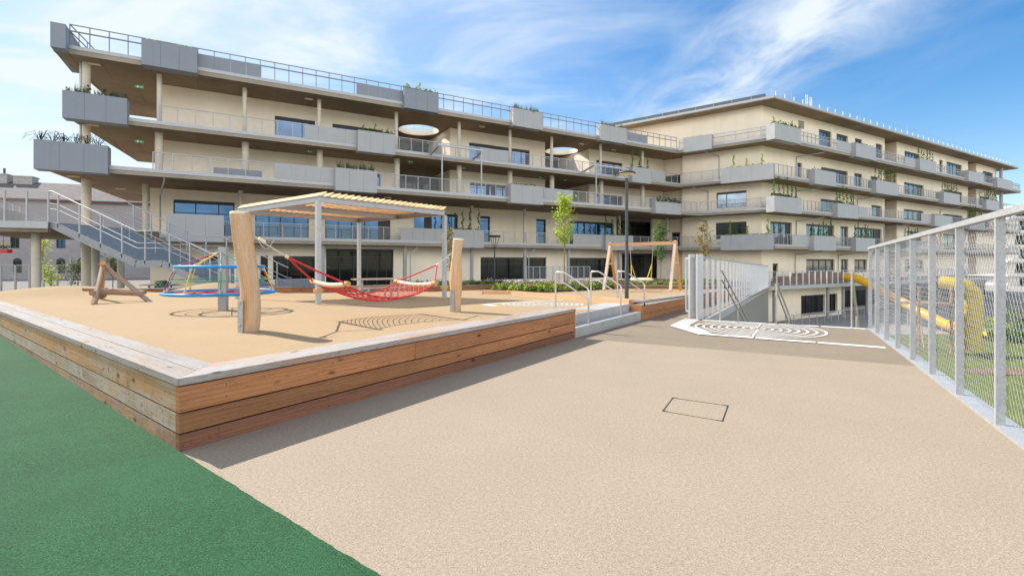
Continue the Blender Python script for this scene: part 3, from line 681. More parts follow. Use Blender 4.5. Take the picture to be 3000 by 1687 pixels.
def climbing_net():
    b = D(654, 908.5); c = Vector((b.x-.05, b.y, 0)); t = thing('rope_carousel', 'round climbing carousel of blue rings and coloured ropes on a grey post', 'climbing frame', tuple(b))
    m = MB(); m.obox((b.x, b.y, (b.z-.1+1.97)/2), (0, 0, (1.97-b.z+.1)/2), (.088, .02, 0), (-.02, .088, 0)); m.build('post', 'conc', t)
    zl, zu, zg = .86, 1.49, 1.165; rl, ru, rg = 1.2, .95, 1.075
    m = MB(); m.ring((c.x, c.y, zl), rl, .037); m.build('ring', 'blue', t)
    m = MB(); m.ring((c.x, c.y, zu), ru, .037); m.build('ring', 'blue', t)
    n = 10; cols = ['blue_r', 'red', 'yellow', 'green_r', 'teal', 'yellow', 'red', 'blue_r', 'green_r', 'yellow', 'red', 'teal']
    for i in range(n):
        a = 2*math.pi*(i+.35)/n+math.pi; d = Vector((math.cos(a), math.sin(a), 0))
        top = c+d*.1+Vector((0, 0, 1.83)); pu = c+d*ru+Vector((0, 0, zu)); pl = c+d*rl+Vector((0, 0, zl))
        m = MB(); m.tube([top, pu, pl+Vector((0, 0, .03))], .013, 6); ro = m.build('rope', cols[i], t)
        for p, q in ((pu, top), (top, pu), (pl, pu), (pu, pl)):
            dd = (q-p).normalized(); jm = MB(); jm.tube([p+dd*.03, p+dd*.11], .022, 6); jm.build('ferrule', 'galv', ro)
    m = MB(); m.ring((c.x, c.y, zg), rg, .012, 36, 6); m.build('rope_ring', 'green_r', t)
    m = MB()
    for i in range(6):
        a = 2*math.pi*i/6; d = Vector((math.cos(a), math.sin(a), 0)); m.tube([c+d*.1+Vector((0, 0, zl)), c+d*rl+Vector((0, 0, zl))], .014, 6)
    m.ring((c.x, c.y, zl), .6, .012, 24, 6); m.build('floor_net', 'red', t)
climbing_net()
def tripod():
    f1, f2, f3 = D(275, 892), D(437, 884), Vector((-15.0, 17.6, .27)); ap = Vector((-13.15, 15.55, 1.5))
    t = thing('log_climbing_frame', 'tripod of weathered brown logs with crossed balance beams on the tan deck', 'climbing frame', tuple(f1))
    for f, mat, r in ((f1, 'rustlog', .075), (f2, 'rustlog', .07), (f3, 'orange', .08)):
        m = MB(); d = (ap-f); m.tube([f-d*.03, f.lerp(ap, .5)+Vector((.02, 0, .01)), ap+d*.06], [r*1.05, r, r*.95], 10); m.build('log_leg', mat, t)
    for a, b, r in ((at(246, 847, 16.6), at(425, 856, 16.2), .07), (at(266, 857, 14.6), at(415, 862, 15.6), .07), (at(268, 858, 14.4), at(305, 866, 14.9), .08)):
        m = MB(); m.tube([a, a.lerp(b, .5)+Vector((0, 0, .02)), b], r, 10); m.build('balance_log', 'rustlog', t)
tripod()
def pergola():
    f = D(932, 892); f.z = .37; r_ = Vector((-2.54, 18.2, .25)); l_ = Vector((-9.95, 17.5, .26)); b_ = Vector((r_.x+l_.x-f.x, r_.y+l_.y-f.y, .12))
    t = thing('pergola', 'steel pergola with orange timber slat roof over the picnic table', 'pergola', tuple(f)); TZ = 3.36
    for p in (f, r_, l_, b_):
        m = MB(); a = (r_-f).normalized(); a.z = 0; n = Vector((-a.y, a.x, 0)); m.obox((p.x, p.y, (p.z-.1+TZ)/2), (0, 0, (TZ-p.z+.1)/2), a*.065, n*.065); po = m.build('post', 'galv', t)
        m = MB(); m.obox((p.x, p.y, p.z+.4), a*.1, n*.1, (0, 0, .05)); m.build('collar', 'orange', po)
    def ib(a, b, name='steel_beam'):
        m = MB(); d = (b-a).normalized(); sd = Vector((d.y, -d.x, 0))
        for z in (TZ+.005, TZ+.165): m.beam((a.x, a.y, z), (b.x, b.y, z), .12, .014)
        m.beam((a.x, a.y, TZ+.085), (b.x, b.y, TZ+.085), .012, .145); m.build(name, 'galv', t)
    ml, mr = f.lerp(l_, .5), r_.lerp(b_, .5)
    ib(f, r_); ib(l_, b_); ib(ml, mr); ib(f, l_); ib(r_, b_)
    A = (r_-f); B = (l_-f); A.z = B.z = 0; n = 22; bn = B.normalized()
    for i in range(n):
        p = f+A*((i+.6)/n); m = MB(); a = p-bn*.12; b = p+B+bn*.1; up = Vector((0, 0, 1))*.8-A.normalized()*.6
        m.beam((a.x, a.y, TZ+.25), (b.x, b.y, TZ+.25), .20, .035, tuple(up)); m.build('roof_slat', 'slat', t)
    m = MB()
    for i in range(n):
        for g in (0.004, .5, .996):
            p = f+A*((i+.6)/n)+B*g; m.obox((p.x, p.y, TZ+.2), A.normalized()*.035, bn*.03, (0, 0, .035))
    m.build('slat_bracket', 'galv', t)
pergola()
def table(loc, ang, label):
    t = thing('picnic_table', label, 'picnic table', loc, 'picnic tables'); x, y, z = loc; a = Vector((math.cos(ang), math.sin(ang), 0)); n = Vector((-a.y, a.x, 0)); c = V(loc)
    for i in range(4):
        p = c+n*(-.3+.2*i); m = MB(); m.obox((p.x, p.y, z+.74), a*.85, n*.094, (0, 0, .022)); m.build('top_board', 'pinkwood', t)
    for s in (-1, 1):
        p = c+n*s*.72; m = MB(); m.obox((p.x, p.y, z+.45), a*.85, n*.14, (0, 0, .022)); m.build('bench', 'pinkwood', t)
    for s in (-1, 1):
        p = c+a*s*.55; m = MB(); m.obox((p.x, p.y, z+.36), (0, 0, .36), a*.035, n*.035); m.obox((p.x, p.y, z+.395), n*.86, a*.03, (0, 0, .03))
        for q in (-1, 1): pp = p+n*q*.72; m.obox((pp.x, pp.y, z+.2), (0, 0, .22), a*.03, n*.03)
        m.obox((p.x, p.y, z+.015), n*.86, a*.04, (0, 0, .015)); m.build('leg_frame', 'rail', t)
table((-5.0, 17.9, .24), RAD(33), 'pale wood picnic table with benches under the pergola')
table((-19.5, 26.8, -.4), RAD(10), 'dark-looking picnic table in the shade beneath the outdoor staircase')
def swing():
    t = thing('swing_set', 'wooden A-frame swing set with a nest swing on yellow straps', 'swing', (6.7, 24.9, .15))
    L1, L2 = Vector((4.73, 24.9, .16)), Vector((5.79, 26.8, .1)); R1, R2 = Vector((7.53, 23, .21)), Vector((8.66, 24.9, .16))
    tl, tr = Vector((5.24, 25.85, 2.52)), Vector((8.08, 23.95, 2.55)); d = (tr-tl).normalized()
    for f, tp, mat in ((L1, tl, 'pinkwood'), (L2, tl, 'orange'), (R1, tr, 'pinkwood'), (R2, tr, 'orange')):
        m = MB(); m.beam(f, tp+(tp-f)*.04, .13, .13, tuple(d)); m.build('leg', mat, t)
        m = MB(); m.beam(f+Vector((0, 0, -.12)), f+(tp-f)*.05, .05, .05); m.build('steel_foot', 'darksteel', t)
    for a, b in ((L1, L2), (R1, R2)):
        p, q = a.lerp(tl if a is L1 else tr, .58), b.lerp(tl if a is L1 else tr, .58); m = MB(); m.beam(p, q, .06, .09); m.build('brace', 'pinkwood', t)
    m = MB(); m.beam(tl-d*.1, tr+d*.1, .14, .17); m.build('beam', 'pinkorange', t)
    c = tl.lerp(tr, .5)+Vector((0, 0, 0)); sc = Vector((c.x, c.y, .72)); n = Vector((-d.y, d.x, 0))
    m = MB(); m.ring(tuple(sc), .53, .06, 32, 8); m.build('seat_ring', 'logcap', t)
    m = MB()
    for i in range(-4, 5):
        o = i*.115; h = math.sqrt(max(.01, .53**2-o*o)); m.tube([sc+d*o-n*h, sc+d*o-Vector((0, 0, .05)), sc+d*o+n*h], .01, 5); m.tube([sc+n*o-d*h, sc+n*o-Vector((0, 0, .05)), sc+n*o+d*h], .01, 5)
    m.build('seat_net', 'hemp', t)
    for s in (-1, 1):
        top = c+d*s*.62-Vector((0, 0, .08)); k_ = c+d*s*.54; k_.z = 1.48
        m = MB(); m.tube([top, k_], .014, 6); m.build('rope', 'hemp', t)
        m = MB()
        for q in (-1, 1): m = MB(); m.tube([k_, sc+d*s*.4+n*q*.34], .022, 6); m.build('strap', 'yellow', t)
swing()

# ------------------------------------------------------------------ lamps
def lamps():
    b = D(1836, 879, .1); t = thing('street_lamp', 'dark steel lamp post with a round disc head behind the steps', 'street lamp', tuple(b))
    m = MB(); m.tube([b-Vector((0, 0, .1)), b+Vector((0, 0, 1.0)), b+Vector((0, 0, 1.01)), b+Vector((0, 0, 3.72))], [.062, .06, .052, .045], 16); m.build('pole', 'darksteel', t)
    hz = 4.29; m = MB()
    for s in (-1, 1):
        m.tube([b+Vector((0, 0, 3.65)), b+Vector((s*.08, 0, 3.8)), Vector((b.x+s*.1, b.y, hz-.02))], .018, 8)
    m.build('bracket', 'rail', t)
    m = MB(); m.tube([(b.x, b.y, hz), (b.x, b.y, hz+.03), (b.x, b.y, hz+.07), (b.x, b.y, hz+.085)], [.26, .275, .22, .05], 32); m.build('lamp_head', 'darksteel', t)
    m = MB(); m.tube([(b.x, b.y, hz-.012), (b.x, b.y, hz-.002)], .235, 32); m.build('diffuser', 'lampglow', t)
    p = at(1449, 830, 33.); p.z = -.5; t = thing('street_lamp', 'slim dark lamp post with a funnel-shaped head in front of the ground floor windows', 'street lamp', tuple(p))
    m = MB(); m.tube([p, (p.x, p.y, 2.45)], [.06, .05], 10); m.build('pole', 'darksteel', t)
    m = MB()
    for i in range(4):
        a = i*math.pi/2+.3; m.tube([(p.x, p.y, 2.4), (p.x+.34*math.cos(a), p.y+.34*math.sin(a), 3.3)], .02, 5)
    m.build('bracket', 'darksteel', t)
    m = MB(); m.tube([(p.x, p.y, 3.3), (p.x, p.y, 3.42)], [.38, .42], 20); m.build('lamp_head', 'darksteel', t)
lamps()

# ------------------------------------------------------------------ trees
def tree(loc, h, c0, rx, label, mat, n, leaf=.09, trunk=.035, name='young_tree', shape='ovoid'):
    b = V(loc); t = thing(name, label, 'tree', tuple(b)); m = MB()
    top = b+Vector((.05, 0, h)); m.tube([b-Vector((0, 0, .15)), b+Vector((.02, 0, c0)), b+Vector((-.02, .02, (c0+h)/2)), top], [trunk, trunk*.8, trunk*.5, .006], 7)
    tips = []
    for i in range(int(14+h*3)):
        f = R.uniform(.0, .92); z = c0+(h-c0)*f; a = R.uniform(0, 6.28); w = rx*(math.sin(math.pi*min(1, (.18+.82*f)))**.7)*R.uniform(.55, 1.1)
        p = b+Vector((0, 0, z)); q = p+Vector((math.cos(a)*w, math.sin(a)*w, w*R.uniform(.7, 1.5))); q.z = min(q.z, b.z+h*1.02)
        m.tube([p, p.lerp(q, .5)+Vector((0, 0, -.03)), q], [trunk*.35, trunk*.2, .003], 5); tips.append((p, q))
    m.build('trunk', 'bark', t); m = MB()
    for i in range(n):
        p, q = R.choice(tips); f = R.uniform(.25, 1.08); c = p.lerp(q, f); s = .05+.10*rx
        m.leaf(c+Vector((R.gauss(0, s), R.gauss(0, s), R.gauss(0, s))), leaf*R.uniform(.6, 1.2))
    m.build('crown', mat, t); return t
tree((2.6, 24.2, .15), 4.75, 2.1, .66, 'young tree with bright yellow-green crown in the flower bed', 'leafB', 900, .11)
tree(at(2058, 850, 27.5).xy.to_3d()+Vector((0, 0, -.1)), 3.9, 1.6, .5, 'small russet-leaved tree behind the picket fence end post', 'leafD', 520, .1)
tree(at(1935, 850, 33).xy.to_3d()+Vector((0, 0, -.3)), 4.7, 1.9, .55, 'dark green sapling behind the swing beam', 'leafA', 700, .11)
tree(at(1318, 850, 29).xy.to_3d()+Vector((0, 0, -.2)), 4.0, 1.3, .42, 'sparse sapling with yellowing leaves behind the thinner log post', 'leafD', 330, .1)
tree(at(125, 860, 33).xy.to_3d()+Vector((0, 0, -.4)), 3.7, 1.0, .5, 'loose green sapling behind the left mesh fence, by the round column', 'leafB', 260, .12)
tree(at(150, 860, 31).xy.to_3d()+Vector((0, 0, -.4)), 1.7, .2, .6, 'low yellow-green bush behind the left mesh fence', 'leafB', 200, .12, name='bush')
tree(at(330, 860, 34).xy.to_3d()+Vector((0, 0, -.4)), 3.2, .7, .7, 'thin sapling with small leaves behind the log tripod', 'leafC', 420, .12)
tree(at(228, 860, 32).xy.to_3d()+Vector((0, 0, -.4)), 1.9, .2, .9, 'grey-green bush behind the left mesh fence', 'leafC', 420, .12, name='bush')

# ------------------------------------------------------------------ the school building
from mathutils.geometry import tessellate_polygon
class Fr:
    """facade frame: u runs along the facade, d is its distance from the surveying point, N points outwards"""
    def __init__(s, U, N): s.U = Vector((*U, 0)); s.N = Vector((*N, 0))
    def P(s, u, d, z=0.): p = s.U*u-s.N*d; p.z = z; return p
    def u(s, px, d):
        tx = (px-CX)/F; Y = -d/(tx*s.N.x+s.N.y); return Y*tx*s.U.x+Y*s.U.y
    def y(s, px, d): tx = (px-CX)/F; return -d/(tx*s.N.x+s.N.y)
    def z(s, px, py, d): return H+(HY-py)/F*s.y(px, d)
    def box(s, m, u0, u1, d0, d1, z0, z1):
        c = s.P((u0+u1)/2, (d0+d1)/2, (z0+z1)/2); m.obox(c, s.U*abs(u1-u0)/2, s.N*abs(d1-d0)/2, (0, 0, abs(z1-z0)/2))
FA_ = Fr((.8638, .5038), (.5038, -.8638)); FB = Fr((.788, -.6157), (-.6157, -.788))
def cross(f, d, g, e):
    A, B, C, Dd = f.N.x, f.N.y, g.N.x, g.N.y; det = A*Dd-B*C; return Vector(((-d*Dd+B*e)/det, (-A*e+C*d)/det, 0))
WA, WB2, WB1 = 43.5, 32.6, 59.7
SB2, SB1 = 30.4, 57.8
WALLTOP = {}
FL = {1: -.52, 2: 3.5, 3: 7.45, 4: 11.0, 5: 15.1}; BOT = {2: 3.03, 3: 7.0, 4: 10.55, 5: 14.6, 6: 19.1}
EDG = {2: 41.4, 3: 37.75, 4: 39.86, 5: 40.0}; UL = {2: -6.0, 3: -9.4, 4: -8.7, 5: -9.4}
BLD = thing('school_building', 'long cream school building with projecting concrete slab terraces, planters and steel railings', 'building', (0, 45, -.5))
def prism_holes(m, outer, holes, z0, z1):
    def orient(p, ccw):
        ar = sum(p[i].x*p[(i+1) % len(p)].y-p[(i+1) % len(p)].x*p[i].y for i in range(len(p)))
        return p if (ar > 0) == ccw else p[::-1]
    outer = orient(outer, True); holes = [orient(h, False) for h in holes]
    loops = [outer]+holes; flat = [p for l in loops for p in l]; n = len(flat)
    tris = tessellate_polygon([[Vector((p.x, p.y, 0)) for p in l] for l in loops])
    fs = []
    for t in tris:
        a, b, c = (flat[i] for i in t); ccw = (b.x-a.x)*(c.y-a.y)-(b.y-a.y)*(c.x-a.x) > 0; t = t if ccw else t[::-1]
        fs.append(tuple(i+n for i in t)); fs.append(tuple(t[::-1]))
    o = 0
    for l in loops:
        k_ = len(l)
        for i in range(k_): j = (i+1) % k_; fs.append((o+i, o+j, n+o+j, n+o+i))
        o += k_
    m.add([(p.x, p.y, z0) for p in flat]+[(p.x, p.y, z1) for p in flat], fs)
ub = lambda px, d=WB2: FA_.u(px, d)
UE = FA_.u(2990, SB2)                             # right-hand end of the corner block
SC = cross(FA_, SB2, FB, SB1); WC = cross(FA_, WB2, FB, WB1)
HOLES = [(FA_.P(16.1, 45.9), 2.0), (FA_.P(33.6, 46.1), 1.95)]
tB = lambda p: p.dot(FB.U); uA = lambda p: p.dot(FA_.U)
def slabs():
    for lv in (2, 3, 4, 5):
        I = cross(FA_, EDG[lv], FB, SB1)
        holes = []
        if lv == 5: holes = [[c+Vector((math.cos(a*math.pi/20)*r, math.sin(a*math.pi/20)*r, 0)) for a in range(40)] for c, r in HOLES]
        outer = [FA_.P(UL[lv], EDG[lv]), I, SC, FA_.P(UE, SB2), FA_.P(UE, 48), FA_.P(70, 48), FA_.P(70, 56), FA_.P(UL[lv]+(1.6 if lv > 2 else 0), 54)]
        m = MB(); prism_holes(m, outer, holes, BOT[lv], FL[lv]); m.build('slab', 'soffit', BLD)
        m = MB(); t, b = FL[lv]+.03, FL[lv]-.2
        FA_.box(m, UL[lv]-.04, uA(I)-.0, EDG[lv]-.07, EDG[lv]-.003, b, t); FB.box(m, tB(I), tB(SC), SB1-.07, SB1-.003, b, t); FA_.box(m, uA(SC), UE+.05, SB2-.07, SB2-.003, b, t)
        a, b_ = FA_.P(UL[lv], EDG[lv], 0), FA_.P(UL[lv]+1.6, 54, 0); m.beam((a.x, a.y, FL[lv]-.115), (b_.x, b_.y, FL[lv]-.115), .08, .29)
        m.build('edge_channel', 'chan', BLD)
        m = MB(); b2 = BOT[lv]
        FA_.box(m, UL[lv]-.01, uA(I), EDG[lv]-.03, EDG[lv]-.0035, b2+.004, FL[lv]-.202); FB.box(m, tB(I), tB(SC), SB1-.03, SB1-.0035, b2+.004, FL[lv]-.202); FA_.box(m, uA(SC), UE+.01, SB2-.03, SB2-.0035, b2+.004, FL[lv]-.202)
        m.build('edge_strip', 'slabedge', BLD)
    # roof of the corner block
    e, d = 58.1, 30.6; Sr = cross(FA_, d, FB, e); tl = FB.u(1780, e)
    m = MB(); prism_holes(m, [FB.P(tl, e), Sr, FA_.P(UE-.5, d), FA_.P(UE-.5, 47), FA_.P(75, 47), FB.P(tl, e+17)], [], BOT[6], BOT[6]+.32); m.build('roof', 'soffit', BLD)
    m = MB(); FB.box(m, tl, tB(Sr), e-.06, e-.003, BOT[6]+.1, BOT[6]+.36); FA_.box(m, uA(Sr), UE-.45, d-.06, d-.003, BOT[6]+.1, BOT[6]+.36); m.build('edge_channel', 'chan', BLD)
    m = MB(); FB.box(m, tl, tB(Sr)-1.0, e+.7, e+1.0, BOT[6]+.33, BOT[6]+.95); m.build('roof_upstand', 'roofdark', BLD)
    # roof railing with white posts
    m = MB(); t = tB(Sr); n = int((t-tl)/2.0)
    for i in range(n): p = FB.P(t-.3-i*2.0, e+.25); m.tube([(p.x, p.y, BOT[6]+.32), (p.x, p.y, BOT[6]+1.35)], .018, 5)
    a, b = FB.P(tl, e+.25, BOT[6]+1.35), FB.P(t-.2, e+.25, BOT[6]+1.35); m.tube([a, b], .016, 5)
    m.build('roof_railing', 'galv', BLD)
    m = MB(); m2 = MB(); u0 = uA(Sr)+.6
    nn = int((UE-u0-1)/1.75)
    for i in range(nn): FA_.box(m, u0+i*1.75, u0+i*1.75+.11, d+.2, d+.26, BOT[6]+.32, BOT[6]+.95)
    m.build('roof_post', 'white', BLD)
    a, b = FA_.P(u0-.5, d+.25, BOT[6]+1.3), FA_.P(UE-1, d+.25, BOT[6]+1.3); m2.tube([a, b], .016, 5)
    for px, h in ((2308+10, 3.4), (2520, 3.2), (2658, 3.6), (2776, 3.2), (2885, 3), (2932, 2.6)):
        p = FA_.P(FA_.u(px, d+3), d+3); m2.tube([(p.x, p.y, BOT[6]+.3), (p.x, p.y, BOT[6]+h)], [.03, .012], 5)
    m2.build('roof_railing', 'galv', BLD)
    m = MB()
    for px in (2362, 2374):
        u = FA_.u(px, d+.6); 
        for q in (0, .34): FA_.box(m, u+q-.04, u+q+.04, d+.6, d+.66, BOT[6]+.32, BOT[6]+1.75+.15*(px < 2370))
        for z in (.9, 1.7): FA_.box(m, u+.05, u+.29, d+.605, d+.655, BOT[6]+z-.06, BOT[6]+z+.02)
    m.build('roof_frame', 'white', BLD)
slabs()
def wall(fr, d, u0, u1, z0, z1, ops=(), th=.35, mat='wall'):
    """one storey of wall with real openings"""
    m = MB(); cur = u0
    for a, b, c, e in sorted(ops):
        if a > cur: fr.box(m, cur, a, d, d+th, z0, z1)
        if e < z1: fr.box(m, a, b, d, d+th, e, z1)
        if c > z0: fr.box(m, a, b, d, d+th, z0, c)
        cur = b
    if cur < u1: fr.box(m, cur, u1, d, d+th, z0, z1)
    return m.build('wall', mat, BLD)
def window(fr, d, a, b, c, e, mull=(), trans=None, glass='glass', blind=.22, dark=()):
    m = MB(); f = .07; dd0, dd1 = d+.2, d+.28
    fr.box(m, a, b, dd0-.04, dd1, e-max(f, blind), e-.003); fr.box(m, a, b, dd0, dd1, c+.003, c+f)
    t = e-max(f, blind)
    xs = [a+f/2]+[a+(b-a)*x for x in mull]+[b-f/2]
    for x in xs: fr.box(m, x-f/2, x+f/2, dd0, dd1, c+f, t)
    if trans:
        for x0, x1 in zip(xs, xs[1:]): fr.box(m, x0+f/2, x1-f/2, dd0+.005, dd1, c+(e-c)*trans-.03, c+(e-c)*trans+.03)
    for i in dark: fr.box(m, xs[i]+f/2, xs[i+1]-f/2, dd0+.01, dd1, c+f, t)
    w = m.build('window', 'frame', BLD)
    m = MB(); fr.box(m, a+.02, b-.02, d+.245, d+.262, c+.02, e-.02); m.build('pane', glass, w)
def block(fr, d, px0, px1, lv, wins, z0=None, z1=None, uu=None):
    """wins: (px0, px1, ztop, zbot or None, mullions, dark bays, glass, transom)"""
    z0 = FL[lv] if z0 is None else z0; z1 = BOT[lv+1] if z1 is None else z1
    u0, u1 = uu if uu else (fr.u(px0, d), fr.u(px1, d)); ops = []; W_ = []
    for w in wins:
        a, b = fr.u(w[0], d), fr.u(w[1], d); c = z0+.003 if w[3] is None else w[3]; ops.append((a, b, c, w[2])); W_.append((a, b, c, w[2], w))
    wall(fr, d, u0, u1, z0, z1, ops)
    for a, b, c, e, w in W_:
        window(fr, d, a, b, c, e, w[4] if len(w) > 4 else (), w[7] if len(w) > 7 else None, w[6] if len(w) > 6 else 'glass', dark=w[5] if len(w) > 5 else ())
T = {1: 2.1, 2: 6.24, 3: 9.48, 4: 13.45, 5: 18.1}
def facade_long():
    RU = FA_.u(1942, WA)
    # storey 4
    block(FA_, WA, 475, 1157, 4, [(805, 923, T[4], None, (.68,), (), 'glass'), (974, 1120, T[4], None, (.27, .62))])
    block(FA_, WA, 1318, 1597, 4, [(1374, 1552, T[4], None, (.14, .36, .55, .7, .87), (2,))])
    block(FA_, WA, 1726, 1942, 4, [(1747, 1824, T[4], None, (.22, .7))])
    # storey 3
    block(FA_, WA, 479, 1171, 3, [(1100, 1117, T[3], None)])
    block(FA_, WA, 1318, 1597, 3, [(1377, 1489, T[3], None, (.2, .58, .7, .88), (2,), 'glass', .8)])
    block(FA_, WA, 1726, 1942, 3, [(1748, 1824, T[3], None, (.2, .6), (2,))])
    # storey 2
    block(FA_, WA, 440, 1806, 2, [(508, 687, T[2], None, (.35, .73), (), 'glass', .66), (748, 905, T[2], None, (.25, .46, .72), (), 'glass'), (952, 1144, T[2], None, (.2, .4, .6, .82), (4,), 'glass'), (1213, 1342, T[2], None, (.25, .4, .66, .86), (1,)),
        (1407, 1436, T[2], None, (), (), 'glass', .82), (1571, 1600, T[2], None, (), (), 'glass', .82), (1670, 1798, T[2], None, (.35, .6, .82), (), 'glass')])
    block(FA_, WA, 1912, 1942, 2, [])
    # ground floor
    block(FA_, WA, 440, 1806, 1, [(600, 640, T[1], -.5, (), (), 'dglass'), (761, 785, T[1], -.5, (), (), 'dglass'), (800, 925, T[1], .2, (.33, .66), (), 'dglass'), (955, 1153, 2.75, -.5, (.2, .4, .6, .75, .9), (), 'dglass', .78), (1408, 1601, T[1], -.2, (.12, .25, .4, .5, .63, .8), (), 'dglass', .7), (1669, 1800, T[1], -.2, (.18, .4, .6, .8), (), 'dglass', .7)], z0=-.6)
    block(FA_, WA+1.2, 1806, 1990, 1, [(1822, 1985, 2.7, -.5, (.12, .25, .4, .55, .7, .85), (3,), 'dglass', .8)], z0=-.6)
    # recesses: side returns, back walls with dark glazing
    m = MB()
    for lv in (3, 4):
        for a, b in ((1157 if lv == 4 else 1171, 1318), (1597, 1726)):
            ua, ub_ = FA_.u(a, WA), FA_.u(b, WA)
            m = MB(); FA_.box(m, ua-.35, ua-.002, WA+.352, 50, FL[lv]+.002, BOT[lv+1]-.002); m.build('wall', 'wall', BLD); m = MB()
            p, q = FA_.P(ub_+.155, WA+.353), FA_.P(ub_+.155, 50); m.beam((p.x, p.y, (FL[lv]+BOT[lv+1])/2), (q.x, q.y, (FL[lv]+BOT[lv+1])/2), .3, BOT[lv+1]-FL[lv]-.006); m.build('wall', 'wall', BLD)
    m = MB(); FA_.box(m, -4.3, -3.95, WA+.352, 54, FL[4]+.002, BOT[5]-.002); m.build('wall', 'wall', BLD); m = MB(); FA_.box(m, -4.2, -3.85, WA+.352, 54, FL[3]+.002, BOT[4]-.002); m.build('wall', 'wall', BLD); m = MB(); FA_.box(m, -4.9, -4.55, WA+.352, 54, -.6, BOT[3]-.002)
    m.build('wall', 'wall', BLD)
    for lv in (3, 4):
        for a, b in ((1150 if lv == 4 else 1165, 1310), (1590, 1720)):
            u0, u1 = FA_.u(a, WA)+.1, FA_.u(b, WA)+1
            d = 46.4 if lv == 3 else 49.4; 
            window(FA_, d-.25, u0, u1, FL[lv]+.003, BOT[lv+1]-.3, (.2, .4, .6, .8), .7, 'dglass')
    u0, u1 = FA_.u(1806, WA), FA_.u(1912, WA)
    window(FA_, WA+1.4, u0-.5, u1+2, FL[2]+.003, BOT[3]-.25, (.2, .4, .6, .8), .75, 'dglass')
    m = MB(); FA_.box(m, u0-.352, u0-.002, WA+.352, WA+1.6, FL[2], BOT[3]-.002); m.build('wall', 'wall', BLD); m = MB(); FA_.box(m, FA_.u(1806, WA)-.352, FA_.u(1806, WA)-.002, WA+.352, WA+1.6, -.6, BOT[2]-.002); m.build('wall', 'wall', BLD)
    # plinth panel, ventilation
    m = MB(); FA_.box(m, FA_.u(806, WA), FA_.u(926, WA), WA-.06, WA-.003, -.58, .18); m.build('plinth_panel', 'panelw', BLD)
    # columns
    def cols(pxs, d, z0, z1, r, mat='column'):
        for px in pxs: p = FA_.P(FA_.u(px, d), d); m = MB(); m.tube([(p.x, p.y, z0), (p.x, p.y, z1)], r, 14, cap=False); m.build('column', mat, BLD)
    cols((467, 717, 935, 1161, 1345, 1494, 1616, 1759, 1882), 41.3, FL[4], BOT[5], .155)
    cols((466, 719, 937, 1163, 1345, 1494, 1617, 1761, 1882), 41.3, FL[3], BOT[4], .24)
    cols((426, 705, 1382, 1537, 1814, 1955), 41.9, FL[2]-.0, BOT[3], .17)
    cols((1186, 1382, 1538, 1665, 1814, 945), 42.0, -.6, BOT[2], .17, 'conc')
    for px, d in ((252, 41.7), (255, 41.7)):
        pass
    p = at(253, 300, 31.6); m = MB(); m.tube([(p.x, p.y, 11), (p.x, p.y, 14.6)], .22, 14, cap=False); m.build('column', 'column', BLD)
    m = MB(); m.tube([(p.x, p.y, 7.45), (p.x, p.y, 10.55)], .22, 14, cap=False); m.build('column', 'column', BLD)
    m = MB(); m.tube([(p.x, p.y, -.5), (p.x, p.y, 7.0)], .26, 14, cap=False); m.build('column', 'column', BLD)
    m = MB(); m.tube([(p.x-.28, p.y-.1, 7.5), (p.x-.28, p.y-.1, 14.6)], .07, 8, cap=False); m.build('downpipe', 'galv', BLD)
    # roof-light curbs
    for c, r in HOLES:
        m = MB(); n = 40
        for i in range(n):
            a0, a1 = 2*math.pi*i/n, 2*math.pi*(i+1)/n; p, q = c+Vector((math.cos(a0), math.sin(a0), 0))*(r-.03), c+Vector((math.cos(a1), math.sin(a1), 0))*(r-.03)
            m.beam((p.x, p.y, 14.88), (q.x, q.y, 14.88), .05, .54)
        m.build('rooflight_curb', 'wall', BLD)
        m = MB(); m.ring((c.x, c.y, 16.4), r+.25, .03, 36, 6)
        for i in range(16): a = 2*math.pi*i/16; p = c+Vector((math.cos(a), math.sin(a), 0))*(r+.25); m.tube([(p.x, p.y, 15.1), (p.x, p.y, 16.4)], .02, 5)
        m.build('rooflight_railing', 'galv', BLD)
    # soffit lights and exit signs
    for px, d, z in ((277, 41.2, 14.6), (905, 41.4, 14.6), (1412, 41.5, 14.6), (1703, 42, 14.6), (1798, 42.4, 14.6), (1355, 42, 10.55), (272, 41, 10.55), (214, 40, 7.0), (1136, 40, 7.0), (354, 45, 7)):
        m = MB(); u = FA_.u(px, d); FA_.box(m, u-.3, u+.3, d-.1, d+.1, z-.07, z-.003); m.build('ceiling_light', 'lampglow', BLD)
    for px, d, z in ((907, 41.4, 10.55), (1202, 41.2, 10.55), (1583, 42, 10.55), (1656, 42, 10.55), (408, 41, 14.6-1.0), (408, 41, 9.9)):
        m = MB(); u = FA_.u(px, d); FA_.box(m, u-.24, u+.24, d-.03, d+.03, z-.24, z-.06); s = m.build('exit_sign', 'exit', BLD)
        m = MB(); FA_.box(m, u-.12, u-.03, d-.04, d-.0305, z-.21, z-.09); FA_.box(m, u+.04, u+.18, d-.04, d-.0305, z-.17, z-.13); m.build('pictogram', 'white', s)
facade_long()
M['paleglass'] = glassmat('pale_glass', (.20, .25, .31), 1.5, .8)  # lighter pane colour standing in for a brighter sky reflection
